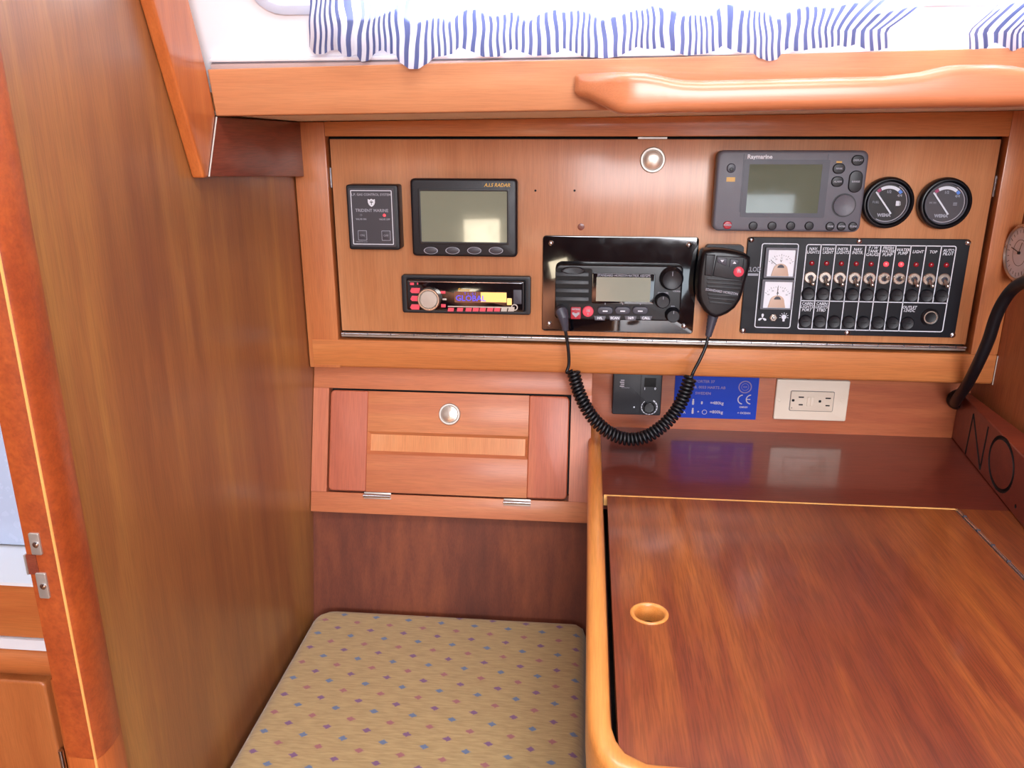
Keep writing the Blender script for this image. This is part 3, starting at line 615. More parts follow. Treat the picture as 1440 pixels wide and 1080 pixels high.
for i in range(7):
    y0 = 400+i*42; xa, xb = 185+max(0, i-3)*9, 575-i*14-max(0, i-4)*18
    pa = mc(xa, y0); pb = mc(xb, y0+22)
    B().hexa([(pa[0], -D+.001, pa[1]-.0015), (pb[0], -D+.001, pb[1]-.0015), (pb[0], -D-.0013, pb[1]-.0015), (pa[0], -D-.0013, pa[1]-.0015)], [(pa[0], -D+.001, pa[1]+.0012), (pb[0], -D+.001, pb[1]+.0012), (pb[0], -D-.0013, pb[1]+.0012), (pa[0], -D-.0013, pa[1]+.0012)]).build('grille_rib', BLACK, m, bev=.0005)
x, z = mc(345, 540, D+.001); tb = B().text('STANDARD HORIZON', 0, 0, .0040, 0, bold=.00015, sx=.95); bmesh.ops.rotate(tb.b, verts=tb.b.verts, cent=(0, 0, 0), matrix=Matrix.Rotation(R(8), 3, 'Y')); bmesh.ops.translate(tb.b, verts=tb.b.verts, vec=(x, -D-.0022, z)); tb.build('lettering', GREYP, m)
def pt(u, v, y): p = onY(u, v, y); return p-m.org
# strain relief
ys = YD-.024
s0 = pt(1003, 443, ys); s1 = pt(996, 473, ys-.002)
srp = [s0.lerp(s1, i/12) for i in range(13)]; B().tube(srp, [(.0070-.0030*i/12)*(1 if i % 2 else .9) for i in range(13)], 14).build('strain_relief', GREYD, m)
pl0 = pt(791, 434, YD-.034); pl1 = pt(795, 462, YD-.034)
plb = B().tube([pt(790, 439, YD-.020), pt(789, 438, YD-.030), pt(790, 439, YD-.037), pt(792, 446, YD-.039), pt(794, 456, YD-.038), pt(795, 464, YD-.037)], [.0078, .0080, .0076, .0066, .0048, .0040], 16); plb.build('plug', GREYD, m)
def cr_path(P, n):
    out = []
    for i in range(len(P)-1):
        p0 = P[max(i-1, 0)]; p1 = P[i]; p2 = P[i+1]; p3 = P[min(i+2, len(P)-1)]
        for k in range(n):
            t = k/n; out.append(.5*((2*p1)+(p2-p0)*t+(2*p0-5*p1+4*p2-p3)*t*t+(3*p1-p0-3*p2+p3)*t**3))
    out.append(P[-1]); return out
core = cr_path([pt(*p) for p in ((806, 521, .968), (812, 545, .962), (821, 567, .955), (835, 589, .950), (855, 607, .946), (880, 617, .944), (905, 615, .944), (928, 602, .948), (947, 583, .954), (960, 561, .960), (971, 530, .966))], 30)
ln = [0]
for a_, b_ in zip(core, core[1:]): ln.append(ln[-1]+(b_-a_).length)
TURNS, SEG = 48, 14; tot = ln[-1]; hx = []; N = None; j = 0; RC = .0068
for i in range(TURNS*SEG+1):
    s_ = tot*i/(TURNS*SEG)
    while j < len(ln)-2 and ln[j+1] < s_: j += 1
    t_ = (s_-ln[j])/(ln[j+1]-ln[j]); p = core[j].lerp(core[j+1], t_)
    tn = (core[min(j+2, len(core)-1)]-core[max(j-1, 0)]).normalized()
    if N is None: N = Vector((0, -1, 0))
    N = (N-tn*N.dot(tn)).normalized(); Mv = tn.cross(N); an = 2*math.pi*i/SEG
    hx.append(p+(N*math.cos(an)+Mv*math.sin(an))*RC)
lead = cr_path([pt(795, 464, YD-.037), pt(799, 490, YD-.034), pt(800, 512, YD-.032), pt(797, 524, YD-.034), hx[0]], 6)
tail = cr_path([hx[-1], pt(975, 523, YD-.036), pt(984, 506, YD-.034), pt(992, 488, YD-.030), s1], 6)
B().tube(lead[:-1]+hx+tail[1:], .0021, 7).build('coiled_cord', RUBBER, m, ang=80)

# ------------------------------------------------------------------ grey chartplotter
c = newdev('chartplotter', 'grey marine chartplotter with olive screen, at the top right of the panel', 'display', 1112, 268)
D = .030
q = [c.L(*p, D) for p in ((1008.5, 210), (1221, 213), (1211, 327.5), (1003, 324))]
x0 = (q[0][0]+q[3][0])/2; x1 = (q[1][0]+q[2][0])/2; z1 = (q[0][1]+q[1][1])/2; z0 = (q[2][1]+q[3][1])/2
B().rr((x0+x1)/2, (z0+z1)/2, x1-x0-.006, z1-z0-.006, .005, 0, -D+.010).build('case_back', GREYD, c)
B().rr((x0+x1)/2, (z0+z1)/2, x1-x0, z1-z0, .0075, -D+.013, -D, .003).build('case', GREYC, c)
def rc(x, y, d=D): return c.L(980+x/3.273, 190+y/3.273, d)
a0 = rc(216, 112); a1 = rc(604, 380)
q = [rc(*p) for p in ((222, 112), (606, 115), (592, 380), (196, 378))]
gx0 = (q[0][0]+q[3][0])/2; gx1 = (q[1][0]+q[2][0])/2; gz1 = (q[0][1]+q[1][1])/2; gz0 = (q[2][1]+q[3][1])/2
B().ring(rrp((gx0+gx1)/2, (gz0+gz1)/2, gx1-gx0, gz1-gz0, .0015), rrp((gx0+gx1)/2-.001, (gz0+gz1)/2, gx1-gx0-.014, gz1-gz0-.010, .0008), -D+.0004, -D-.0006).build('screen_bezel', GREYD, c)
B().rr((gx0+gx1)/2-.001, (gz0+gz1)/2, gx1-gx0-.0138, gz1-gz0-.0098, .0008, -D+.0005, -D-.0003).build('screen', LCDR, c)
B().box((x0+x1)/2-.0, (x0+x1)/2+.0, 0, 0, 0, 0).b.free()
for s_ in (213, 600):
    xa, za = rc(s_+3, 112); xb, zb = rc(s_-10, 380); B().line(xa, z1-.004, xa-.0, z0+.022, .0009, -D-.0001).build('groove', GREYD, c)
x, z = rc(290, 100); B().text('Raymarine', x, z, .0066, -D-.0003, bold=.0002).build('lettering', WHITEP, c)
def key(xx, yy, sx, sz, mt=BLACK, txt=None, name='button'):
    x, z = rc(xx, yy, D+.001); o = B().rr(x, z, sx, sz, min(sx, sz)*.48, -D+.001, -D-.0022, .0010, n=6).build(name, mt, c)
    if txt: B().text(txt, x, z, .0027, -D-.0024, bold=.0001).build('button_lettering', GREYP, o)
key(741, 116, .0135, .0115, txt='DISPLAY'); key(654, 154, .0135, .0115, txt='MARK'); key(647, 214, .0135, .0115, txt='ALARM'); key(730, 214, .0150, .0245, txt='RANGE', name='rocker_button')
for xx in (259, 346, 432, 517): key(xx, 418, .0100, .0100)
for xx, s_ in ((613, 'PAGE'), (665, 'ENTER'), (718, 'CLEAR')): key(xx, 420, .0098, .0100, txt=s_)
key(141, 414, .0100, .0092, REDP, 'POWER', 'power_button')
key(158, 152, .0098, .0105, GREYD, name='card_catch'); x, z = rc(154, 158); B().lathe(x+.001, z, [(.0024, -D-.002), (.0020, -D-.0030), (.0003, -D-.0032)], 14).build('catch_knob', BLACK, c)
x, z = rc(676, 323); B().lathe(x, z, [(.0134, -D+.0005), (.0134, -D-.0006), (.0122, -D-.0006)], 36).build('trackpad_rim', BLACK, c)
B().lathe(x, z, [(.0123, -D), (.0118, -D-.0022), (.0100, -D-.0016), (.0003, -D-.0010)], 36).build('trackpad', GREYC, c)
for xx, yy, w2, h2 in ((156, 204, .0098, .0050), (655, 124, .0062, .0020)):
    x, z = rc(xx, yy); B().box(x-w2/2, x+w2/2, -D-.0003, -D, z-h2/2, z+h2/2).build('yellow_label', GOLDP, c)

# ------------------------------------------------------------------ two tank gauges
def gauge(name, label, u, v, icon):
    d = newdev(name, label, 'gauge', u, v, YD, 'pair of round gauges'); D = .012
    x, z = d.L(u, v, D); R_ = .0298
    B().lathe(x, z, [(R_*.97, 0), (R_, -D*.5), (R_*.98, -D+.001), (R_*.94, -D-.0008), (R_*.88, -D-.001), (R_*.82, -D+.0015)], 48, cap=False).build('bezel', BLACK2, d, ang=60)
    B().rings([[(x+r_*math.cos(i*math.pi/20), y, z+r_*math.sin(i*math.pi/20)) for i in range(40)] for r_, y in ((R_*.80, -D+.002), (R_*.79, -D-.0002), (R_*.75, -D-.0002), (R_*.74, -D+.002))], cap=False).build('inner_ring', GREYD, d, ang=60)
    B().lathe(x, z, [(R_*.83, -.002), (R_*.83, -D+.003), (R_*.82, -D+.0035)], 40).build('dial', CHAR if icon == 'water' else BLACK2, d)
    yy = -D+.0033
    arc = lambda r0, r1, a0, a1, n=14: [(x+r1*math.cos(R(a0+(a1-a0)*i/n)), z+r1*math.sin(R(a0+(a1-a0)*i/n))) for i in range(n+1)]+[(x+r0*math.cos(R(a1+(a0-a1)*i/n)), z+r0*math.sin(R(a1+(a0-a1)*i/n))) for i in range(n+1)]
    B().py(arc(R_*.54, R_*.66, 52, 120), yy, yy-.0003).build('scale_band', WHITEP, d)
    B().py(arc(R_*.54, R_*.66, 122, 134, 4), yy, yy-.0003).build('red_mark', MAGP, d); B().py(arc(R_*.54, R_*.66, 38, 50, 4), yy, yy-.0003).build('blue_mark', SKYP, d)
    B().py(arc(R_*.705, R_*.735, -120, 60, 24), yy, yy-.0003).build('outer_line', PALEG, d)
    t = B(); t.text('0', x-R_*.40, z+R_*.34, .0046, yy-.0003, bold=.0001); t.text('1/2', x+R_*.0, z+R_*.42, .0042, yy-.0003, bold=.0001); t.text('4/4', x+R_*.42, z+R_*.28, .0042, yy-.0003, bold=.0001)
    t.text('FUEL' if icon == 'fuel' else 'W.W.', x-R_*.45, z+R_*.02, .0036, yy-.0003); t.text('WEMA', x-R_*.08, z-R_*.48, .0050, yy-.0003, bold=.0003)
    t.build('lettering', GREYP, d)
    ic = B(); ix, iz = x+R_*.38, z-R_*.02
    if icon == 'fuel': ic.rr(ix, iz, .0038, .0056, .0004, yy, yy-.0003); ic.line(ix+.0026, iz+.0022, ix+.0032, iz-.002, .0006, yy); ic.line(ix+.0016, iz-.002, ix+.0032, iz-.002, .0006, yy)
    else:
        for k_ in range(3): ic.line(ix-.0022, iz-.0012+k_*.0013, ix+.0022, iz-.0012+k_*.0013, .0006, yy)
    ic.build('pictogram', WHITEP if icon == 'fuel' else GREYP, d)
    ca, sa = math.cos(R(137)), math.sin(R(137)); hx_, hz_ = x+R_*.17, z-R_*.42
    B().line(hx_, hz_, x+R_*.70*ca+.0005, z+R_*.66*sa-.001, .0018, yy-.0008, .0005).build('needle', WHITEP, d)
    B().lathe(x, z, [(R_*.80, -D+.0010), (R_*.78, -D+.0002), (.0003, -D-.0002)], 40).build('glass', GLASS, d)
gauge('fuel_gauge', 'round black tank gauge beside the chartplotter, with a fuel pump symbol', 1249.5, 285.5, 'fuel')
gauge('water_gauge', 'round black tank gauge nearer the right edge of the panel, rightmost of the pair', 1330.5, 286.5, 'water')

# ------------------------------------------------------------------ breaker panel
s = newdev('switch_panel', 'black engraved switch panel with ten toggles and two voltmeters', 'switch panel', 1203, 405)
D = .004
q = [s.L(*p, D) for p in ((1052, 332), (1365.5, 338.5), (1342, 475.5), (1041, 468))]
x0 = (q[0][0]+q[3][0])/2; x1 = (q[1][0]+q[2][0])/2; z1 = (q[0][1]+q[1][1])/2; z0 = (q[2][1]+q[3][1])/2
B().rr((x0+x1)/2, (z0+z1)/2, x1-x0, z1-z0, .003, 0, -D, .0005).build('plate', PANELB, s)
def ss(x, y, d=D): return s.L(1030+x/4.114, 320+y/4.114, d)
for p in ((109, 70), (733, 78), (1362, 88), (61, 596), (664, 608), (1273, 622)):
    x, z = ss(*p); B().lathe(x, z, [(.0034, -D+.0005), (.0033, -D-.0010), (.0022, -D-.0020), (.0003, -D-.0024)], 16).build('screw', CHROME, s)
def rect(P):
    q = [ss(*p) for p in P]; return (q[0][0]+q[3][0])/2, (q[1][0]+q[2][0])/2, (q[2][1]+q[3][1])/2, (q[0][1]+q[1][1])/2
mx0, mx1, mz0, mz1 = rect(((168, 90), (388, 92), (332, 584), (128, 578)))
wl = .0011
B().ring(rrp((mx0+mx1)/2, (mz0+mz1)/2, mx1-mx0, mz1-mz0, .003), rrp((mx0+mx1)/2, (mz0+mz1)/2, mx1-mx0-2*wl, mz1-mz0-2*wl, .002), -D+.0002, -D-.0003).build('border_line', WHITEP, s)
gx0, gx1, gz0, gz1 = rect(((427, 95), (1297, 106), (1218, 606), (376, 588)))
gl = B(); gl.ring(rrp((gx0+gx1)/2, (gz0+gz1)/2, gx1-gx0, gz1-gz0, .003), rrp((gx0+gx1)/2, (gz0+gz1)/2, gx1-gx0-2*wl, gz1-gz0-2*wl, .002), -D+.0002, -D-.0003)
zm = (ss(390, 420)[1]+ss(1240, 440)[1])/2; gl.box(gx0, gx1, -D-.0003, -D+.0001, zm-wl/2, zm+wl/2)
cw_ = (gx1-gx0)/10.0
for i in range(1, 10): gl.box(gx0+i*cw_-wl/2, gx0+i*cw_+wl/2, -D-.0003, -D+.0001, gz0 if i <= 7 else zm, gz1)
gl.build('grid_lines', WHITEP, s)
H = gz1-gz0
names = ['NAV.\nLIGHTS', 'STEAM\nLIGHT', 'INSTR.\nLIGHTS', 'NAV.\nINSTR.', 'F / W\nTANK\nGAUGE', 'FRESH\nWATER\nPUMP', 'WATER\nPUMP', 'LIGHT', 'TOP', 'AUTO\nPILOT']
zr = lambda y: (ss(440, y)[1]*.5+ss(1250, y+22)[1]*.5)
for txt, col_, yy in [(n_, i, 127) for i, n_ in enumerate(names)]+[('CABIN\nLIGHTS\nPORT', 0, 455), ('CABIN\nLIGHTS\nSTBD', 1, 455), ('OUTLET\n12VDC', 7, 457)]:
    B().text(txt, gx0+(col_+.5)*cw_, zr(yy), .0049, -D-.0003, shear=.15, bold=.00006, sx=.92).build('lettering', WHITEP, s)
for i in range(10):
    x = gx0+(i+.5)*cw_; lit = i in (5, 6)
    z = zr(200); B().lathe(x, z, [(.0030, -D+.0003), (.0028, -D-.0016), (.0018, -D-.0028), (.0003, -D-.0032)], 18).build('indicator_lamp', REDL if lit else REDD, s)
    z = zr(283)
    nut = B().lathe(x, z, [(.0073, -D+.0003), (.0073, -D-.0008), (.0064, -D-.0015), (.0036, -D-.0015)], 30).build('toggle_nut', NICKEL, s)
    B().lathe(x, z, [(.0034, -D-.0010), (.0033, -D-.0034), (.0022, -D-.0034), (.0018, -D-.002)], 20).build('bushing', GREYD, nut)
    dz = .0078 if not lit else -.0020
    B().tube([(x, -D-.003, z), (x+.0010, -D-.006, z-dz*.5), (x+.0018, -D-.0095, z-dz*.9), (x+.0020, -D-.0106, z-dz)], [.0014, .0017, .0024, .0014], 12).build('lever', NICKEL, nut)
def fuse(x, z, nm='fuse_cap'):
    o = B().lathe(x, z, [(.0080, -D+.0003), (.0080, -D-.0020), (.0074, -D-.0034), (.0068, -D-.0038), (.0056, -D-.0034), (.0003, -D-.0034)], 28).build(nm, BLACK, s)
    B().line(x-.0035, z, x+.0035, z, .0010, -D-.0034, .0003).build('slot', SLOT, o)
for i in range(10): fuse(gx0+(i+.47)*cw_, zr(378))
for i in range(8): fuse(gx0+(i+.47)*cw_, zr(538))
x = gx0+8.95*cw_; z = zr(500)
B().lathe(x, z, [(.0105, -D+.0003), (.0105, -D-.0020), (.0090, -D-.0034), (.0074, -D-.0028)], 32).build('socket_flange', BLACK2, s)
B().lathe(x, z, [(.0078, -D-.0010), (.0078, -D-.0036), (.0066, -D-.0036), (.0062, -D+.002)], 32, cap=False).build('socket_ring', NICKEL, s)
B().lathe(x, z, [(.0063, -D-.0012), (.0060, -D-.0013)], 24).build('socket_hole', SLOT, s)
for P_, lab, na in ((((190, 112), (372, 116), (356, 288), (176, 288)), 'V', 142), (((172, 298), (354, 298), (338, 472), (152, 468)), 'A', 92)):
    a0, a1, b0, b1 = rect(P_); cxm, czm, wm, hm = (a0+a1)/2, (b0+b1)/2, a1-a0, b1-b0
    mt = B().ring(rrp(cxm, czm, wm, hm, .0008), rrp(cxm+.0010, czm-.0006, wm-.0050, hm-.0040, .0005), -D+.0003, -D-.0052).build('meter_frame', GREYC, s, bev=.0003)
    B().box(cxm-wm/2+.002, cxm+wm/2-.001, -D-.0022, -D, czm-hm/2+.001, czm+hm/2-.001).build('meter_dial', DIALW, mt)
    hx_, hz_ = cxm+.001, czm-hm*.18; yd = -D-.0022
    sc = B()
    for k_ in range(13):
        an = R(150-120*k_/12); r0 = wm*.40; r1 = r0+(.0022 if k_ % 3 == 0 else .0012); sc.line(hx_+r0*math.cos(an), hz_+r0*math.sin(an), hx_+r1*math.cos(an), hz_+r1*math.sin(an), .0004, yd)
    for k_ in range(5):
        an = R(150-30*k_); sc.text(str((8, 10, 12, 14, 16)[k_]) if lab == 'V' else str((60, 30, 0, 30, 60)[k_]), hx_+wm*.33*math.cos(an), hz_+wm*.33*math.sin(an), .0026, yd-.0003)
    sc.text(lab, hx_, hz_+.0085, .0040, yd-.0003, bold=.0001); sc.build('scale_print', GREYD, mt)
    B().line(hx_, hz_, hx_+wm*.42*math.cos(R(na)), hz_+wm*.42*math.sin(R(na)), .0005, yd-.0010, .0002).build('needle', BLACK2, mt)
    cv = [(hx_+.0085*math.cos(R(a_)), hz_-.002+.0075*math.sin(R(a_))) for a_ in range(10, 171, 16)]+[(hx_-.0105, czm-hm/2+.0021), (hx_+.0105, czm-hm/2+.0021)]
    B().py(cv, yd, yd-.0015, .0004).build('needle_cover', DIALT, mt)
    B().py([(hx_+.0040*math.cos(R(a_)), hz_+.0005+.0040*math.sin(R(a_))) for a_ in range(0, 181, 20)], yd-.0014, yd-.0018).build('pivot', GREYD, mt)
# fan and lamp pictograms, selector between them
fx_, fz_ = ss(173, 523)
fn = B()
for k_ in range(3):
    an = R(90+120*k_); ex, ez = math.cos(an), math.sin(an); nx, nz = -ez, ex
    fn.py([(fx_+ex*a_+nx*b_, fz_+ez*a_+nz*b_) for a_, b_ in ((0, 0), (.0022, -.0012), (.0046, -.0014), (.0058, 0), (.0046, .0014), (.0022, .0012))], -D, -D-.0003)
fn.build('fan_pictogram', WHITEP, s)
x, z = ss(297, 521); bu = B().py(circ(x, z+.0008, .0030, 16), -D, -D-.0003).rr(x, z-.0034, .0026, .0028, .0004, -D, -D-.0003)
for k_ in range(7):
    an = R(-10+200*k_/6); bu.line(x+.0038*math.cos(an), z+.0008+.0038*math.sin(an), x+.0056*math.cos(an), z+.0008+.0056*math.sin(an), .0006, -D)
bu.build('bulb_pictogram', WHITEP, s)
x, z = ss(236, 521); B().lathe(x, z, [(.0048, -D), (.0048, -D-.0015), (.0034, -D-.0024), (.0026, -D-.0024), (.0022, -D-.001)], 6).build('selector_nut', NICKEL, s); B().lathe(x, z, [(.0020, -D-.001), (.0016, -D-.0050), (.0004, -D-.0056)], 14).build('selector_lever', CHROME, s)
x, z = ss(122, 243); B().text('CLOD', x, z, .0082, -D-.0003, sx=.8, bold=.0001).build('logo_lettering', GREYP, s)
x, z = ss(118, 272); B().box(x-.006, x+.0065, -D-.0003, -D, z-.0014, z+.0014).build('logo_bar', GREYP, s)

# ------------------------------------------------------------------ locker below the panel
LT = math.degrees(math.atan2(1.0101-.9546, .4883-.3066))
lk = Dev('locker', 'small mahogany locker leaning out below the instrument panel, with a flap door', 'locker', (0, .9546, -.4883), (R(-LT), 0, 0))
def lq(u, v, d=0): return lk.L(u, v, d)
lx0 = XB+.0006; lx1 = lq(826, 738)[0]+.0012; lzb0 = (lq(436, 717)[1]+lq(825, 738)[1])/2; lzt = .200
# opening
p = [lq(*q) for q in ((463, 544), (803, 558), (799, 706), (460, 690))]
ox0 = (p[0][0]+p[3][0])/2; ox1 = (p[1][0]+p[2][0])/2; oz1 = (p[0][1]+p[1][1])/2; oz0 = (p[2][1]+p[3][1])/2
B().box(lx0, lx1, 0, .016, lzb0, oz0-.0005).build('bottom_rail', W_LOCX, lk, bev=.001)
B().box(lx0, lx1, 0, .016, oz1+.0005, lzt).build('top_rail', W_LOCX, lk, bev=.0008)
B().box(lx0, ox0-.0005, .0001, .016, oz0-.0004, oz1+.0004).build('stile', W_LOCZ, lk)
B().box(ox1+.0005, lx1, .0001, .016, oz0-.0004, oz1+.0004).build('stile', W_LOCZ, lk)
B().box(lx0+.002, lx1-.0005, .016, .060, lzb0+.001, lzb0+.012).build('bottom_panel', W_SIDE, lk)
B().box(lx1-.012, lx1-.0005, .016, .085, lzb0+.004, lzt).build('side_panel', W_SIDE, lk)
# flap door: rails, stiles, sunk inset
dcx, dcz, dw, dh = (ox0+ox1)/2, (oz0+oz1)/2, ox1-ox0-.0040, oz1-oz0-.0040
p = [lq(*q) for q in ((517, 606), (743, 614), (742, 646), (516, 638))]
ix0 = (p[0][0]+p[3][0])/2; ix1 = (p[1][0]+p[2][0])/2; iz1 = (p[0][1]+p[1][1])/2; iz0 = (p[2][1]+p[3][1])/2
th = -.0012
B().box(lx0+.002, lx1-.002, .0165, .0180, lzb0+.012, lzt).build('gap_shade', SLOT, lk)  # dark sheet put behind the flap so its gap reads as shade
def halfdoor(side):
    pts = rrp(dcx, dcz, dw, dh, .006, 4)
    return pts
pts = rrp(dcx, dcz, dw, dh, .006, 4)
left = [(ix0, dcz+dh/2)]+[q for q in pts if q[0] < dcx]+[(ix0, dcz-dh/2)]
right = [(ix1, dcz-dh/2)]+[q for q in pts if q[0] > dcx and q[1] < dcz]+[q for q in pts if q[0] > dcx and q[1] > dcz]+[(ix1, dcz+dh/2)]
B().py(left, .014, th, 0).build('door_stile', W_DOORZ, lk, bev=.0028, seg=3)
B().py(right, .014, th, 0).build('door_stile', W_DOORZ, lk, bev=.0028, seg=3)
B().box(ix0, ix1, th, .014, iz1, dcz+dh/2).build('door_rail', W_LOCX, lk, bev=.0006)
B().box(ix0, ix1, th, .014, dcz-dh/2, iz0).build('door_rail', W_LOCX, lk, bev=.0006)
bw = .0045
B().ring([(ix0, iz0), (ix1, iz0), (ix1, iz1), (ix0, iz1)], [(ix0+bw, iz0+bw), (ix1-bw, iz0+bw), (ix1-bw, iz1-bw), (ix0+bw, iz1-bw)], th+.001, th+.001).build('inset_moulding', W_LOCX, lk)
mo = B(); o_ = [(ix0, iz0), (ix1, iz0), (ix1, iz1), (ix0, iz1)]; i_ = [(ix0+bw, iz0+bw), (ix1-bw, iz0+bw), (ix1-bw, iz1-bw), (ix0+bw, iz1-bw)]
mo.rings([[(x, th+.0008, z) for x, z in o_], [(x, th+.0050, z) for x, z in i_]], cap=False); mo.build('inset_bevel', W_LOCX, lk)
bpy.data.objects.remove(bpy.data.objects['inset_moulding'])
B().box(ix0+bw*.8, ix1-bw*.8, th+.0046, th+.007, iz0+bw*.8, iz1-bw*.8).build('inset_panel', W_INSET, lk)
x, z = lq(632, 582.5, .004)
B().lathe(x, z, [(.0146, th+.001), (.0146, th-.0022), (.0138, th-.0034), (.0118, th-.0034), (.0108, th-.0024)], 36).build('knob_ring', STEEL, lk)
B().lathe(x, z, [(.0108, th), (.0106, th-.0026), (.0070, th-.0036), (.0003, th-.0042)], 36).build('push_knob', NICKEL, lk)
for (u0, v0, u1, v1) in ((511, 697, 549, 698), (708, 706, 746, 708)):
    a0 = lq(u0, v0, .004); a1 = lq(u1, v1, .004); zc_ = (a0[1]+a1[1])/2
    h = B().box(a0[0], a1[0], -.0015, .002, zc_-.0045, zc_+.0045).build('hinge', STEEL, lk, bev=.0005)
    B().tube([(a0[0], -.0035, zc_), (a1[0], -.0035, zc_)], .0024, 12).build('hinge_barrel', CHROME, h)

# ------------------------------------------------------------------ recess fittings
hc = newdev('heater_control', 'small black heater control with a white dial ring, under the radio', 'control panel', 895, 556, YB)
D = .020
a0 = hc.L(863, 520, D); a1 = hc.L(928.5, 584.5, D)
hcx, hcz, hw, hh = (a0[0]+a1[0])/2, (a0[1]+a1[1])/2, a1[0]-a0[0], a0[1]-a1[1]
B().rr(hcx, hcz, hw, hh, .002, 0, -D, .001).build('case', BLACK, hc)
def hq(x, y, d=D): return hc.L(840+x/3.6, 510+y/3.6, d)
x, z = hq(218, 150); B().box(x-.0003, x+.0003, -D-.0002, -D, hcz-hh/2+.002, hcz+hh/2-.002).build('seam', SLOT, hc)
x, z = hq(262, 225); kb = B().lathe(x, z, [(.0075, -D+.001), (.0072, -D-.0045), (.0062, -D-.0052), (.0003, -D-.0052)], 28).build('dial', BLACK2, hc)
rg = B()
for k_ in range(13):
    an0 = R(128+k_*23); w3 = .0006+.0012*k_/12
    rg.py([(x+r_*math.cos(an0+da), z+r_*math.sin(an0+da)) for r_, da in ((.0098, 0), (.0098+w3, 0), (.0098+w3, R(18)), (.0098, R(18)))], -D, -D-.0003)
rg.build('dial_scale', WHITEP, hc)
x, z = hq(186, 225); B().lathe(x, z, [(.0011, -D+.0003), (.0010, -D-.0006)], 12).build('indicator_lamp', WHITEP, hc)
x, z = hq(268, 100); B().box(x-.0075, x+.0075, -D-.0020, -D, z-.006, z+.006).build('rocker_switch', SLOT, hc, bev=.0006)
for xx, s_ in ((240, '1'), (293, '0')):
    x, z = hq(xx, 132); B().text(s_, x, z, .0045, -D-.0003, bold=.0001).build('lettering', WHITEP, hc)
x, z = hq(126, 102); eb = B()
for k_ in range(4): eb.line(x-.0030+(.001 if k_ % 2 else 0), z-.0048+k_*.0028, x+.0028, z-.0048+k_*.0028, .0014, -D)
eb.build('logo_mark', PALEG, hc); x, z = hq(143, 126); B().text('Eberspacher', x, z, .0022, -D-.0003).build('maker_lettering', GREYP, hc)

bp_ = newdev('builder_plate', 'blue metal builder plate with safety figures, between heater control and outlet', 'plaque', 1008, 558, YB)
q = [bp_.L(*p, .001) for p in ((950, 528), (1067, 532), (1063.5, 590), (952, 587))]
x0, x1 = q[0][0], (q[1][0]+q[2][0])/2; z0 = (q[2][1]+q[3][1])/2; z1 = q[0][1]+.002
B().rr((x0+x1)/2, (z0+z1)/2, x1-x0, z1-z0, .0008, 0, -.0012).build('plate', BLUEPL, bp_)
def bq(x, y): return bp_.L(940+x/10.29, 525+y/10.29, .001)
t = B(); yb_ = -.0014
for x_, y_, s_, z_ in ((500, 118, 'IMPORTER 37', .0052), (600, 205, 'B. 0033 HARTS AB', .0052), (500, 290, 'SWEDEN', .0052)):
    x, z = bq(x_, y_); t.text(s_, x, z, z_, yb_, bold=.0001)
t.build('maker_lettering', DULLG, bp_)
t = B()
for x_, y_, s_, z_ in ((700, 430, '=480kg', .0060), (690, 560, '=800kg', .0060), (430, 555, '+', .005), (1085, 490, 'OMNIV', .0034), (1090, 575, '+ OCEAN', .0040), (230, 565, 'A', .005)):
    x, z = bq(x_, y_); t.text(s_, x, z, z_, yb_, bold=.0001)
for x_, y_ in ((357, 415), (350, 545)):
    x, z = bq(x_, y_); t.py(circ(x, z+.0034, .0012, 12), yb_+.0003, yb_); t.rr(x, z-.0008, .0026, .0062, .0010, yb_+.0003, yb_)
x, z = bq(483, 425); t.rr(x, z, .0022, .0040, .0008, yb_+.0003, yb_)
x, z = bq(520, 560); t.ring(circ(x, z, .0034, 20), circ(x, z, .0027, 20), yb_+.0003, yb_)
t.build('safety_figures', PALEG, bp_)
t = B()
def arcs(x, z, r0, r1, a0, a1, n=14): return [(x+r1*math.cos(R(a0+(a1-a0)*i/n)), z+r1*math.sin(R(a0+(a1-a0)*i/n))) for i in range(n+1)]+[(x+r0*math.cos(R(a1+(a0-a1)*i/n)), z+r0*math.sin(R(a1+(a0-a1)*i/n))) for i in range(n+1)]
for x_ in (1075, 1195):
    x, z = bq(x_, 378); t.py(arcs(x, z, .0056, .0070, 95, 265), yb_+.0003, yb_)
x, z = bq(1195, 378); t.box(x-.0060, x-.0010, yb_, yb_+.0003, z-.0006, z+.0006)
t.build('ce_mark', PALEG, bp_)
x, z = bq(1110, 198); B().ring(circ(x, z, .0088), circ(x, z, .0074), yb_+.0003, yb_).ring(circ(x, z, .0050), circ(x, z, .0045), yb_+.0003, yb_).text('SBR', x, z, .0036, yb_).build('round_seal', DULLG, bp_)

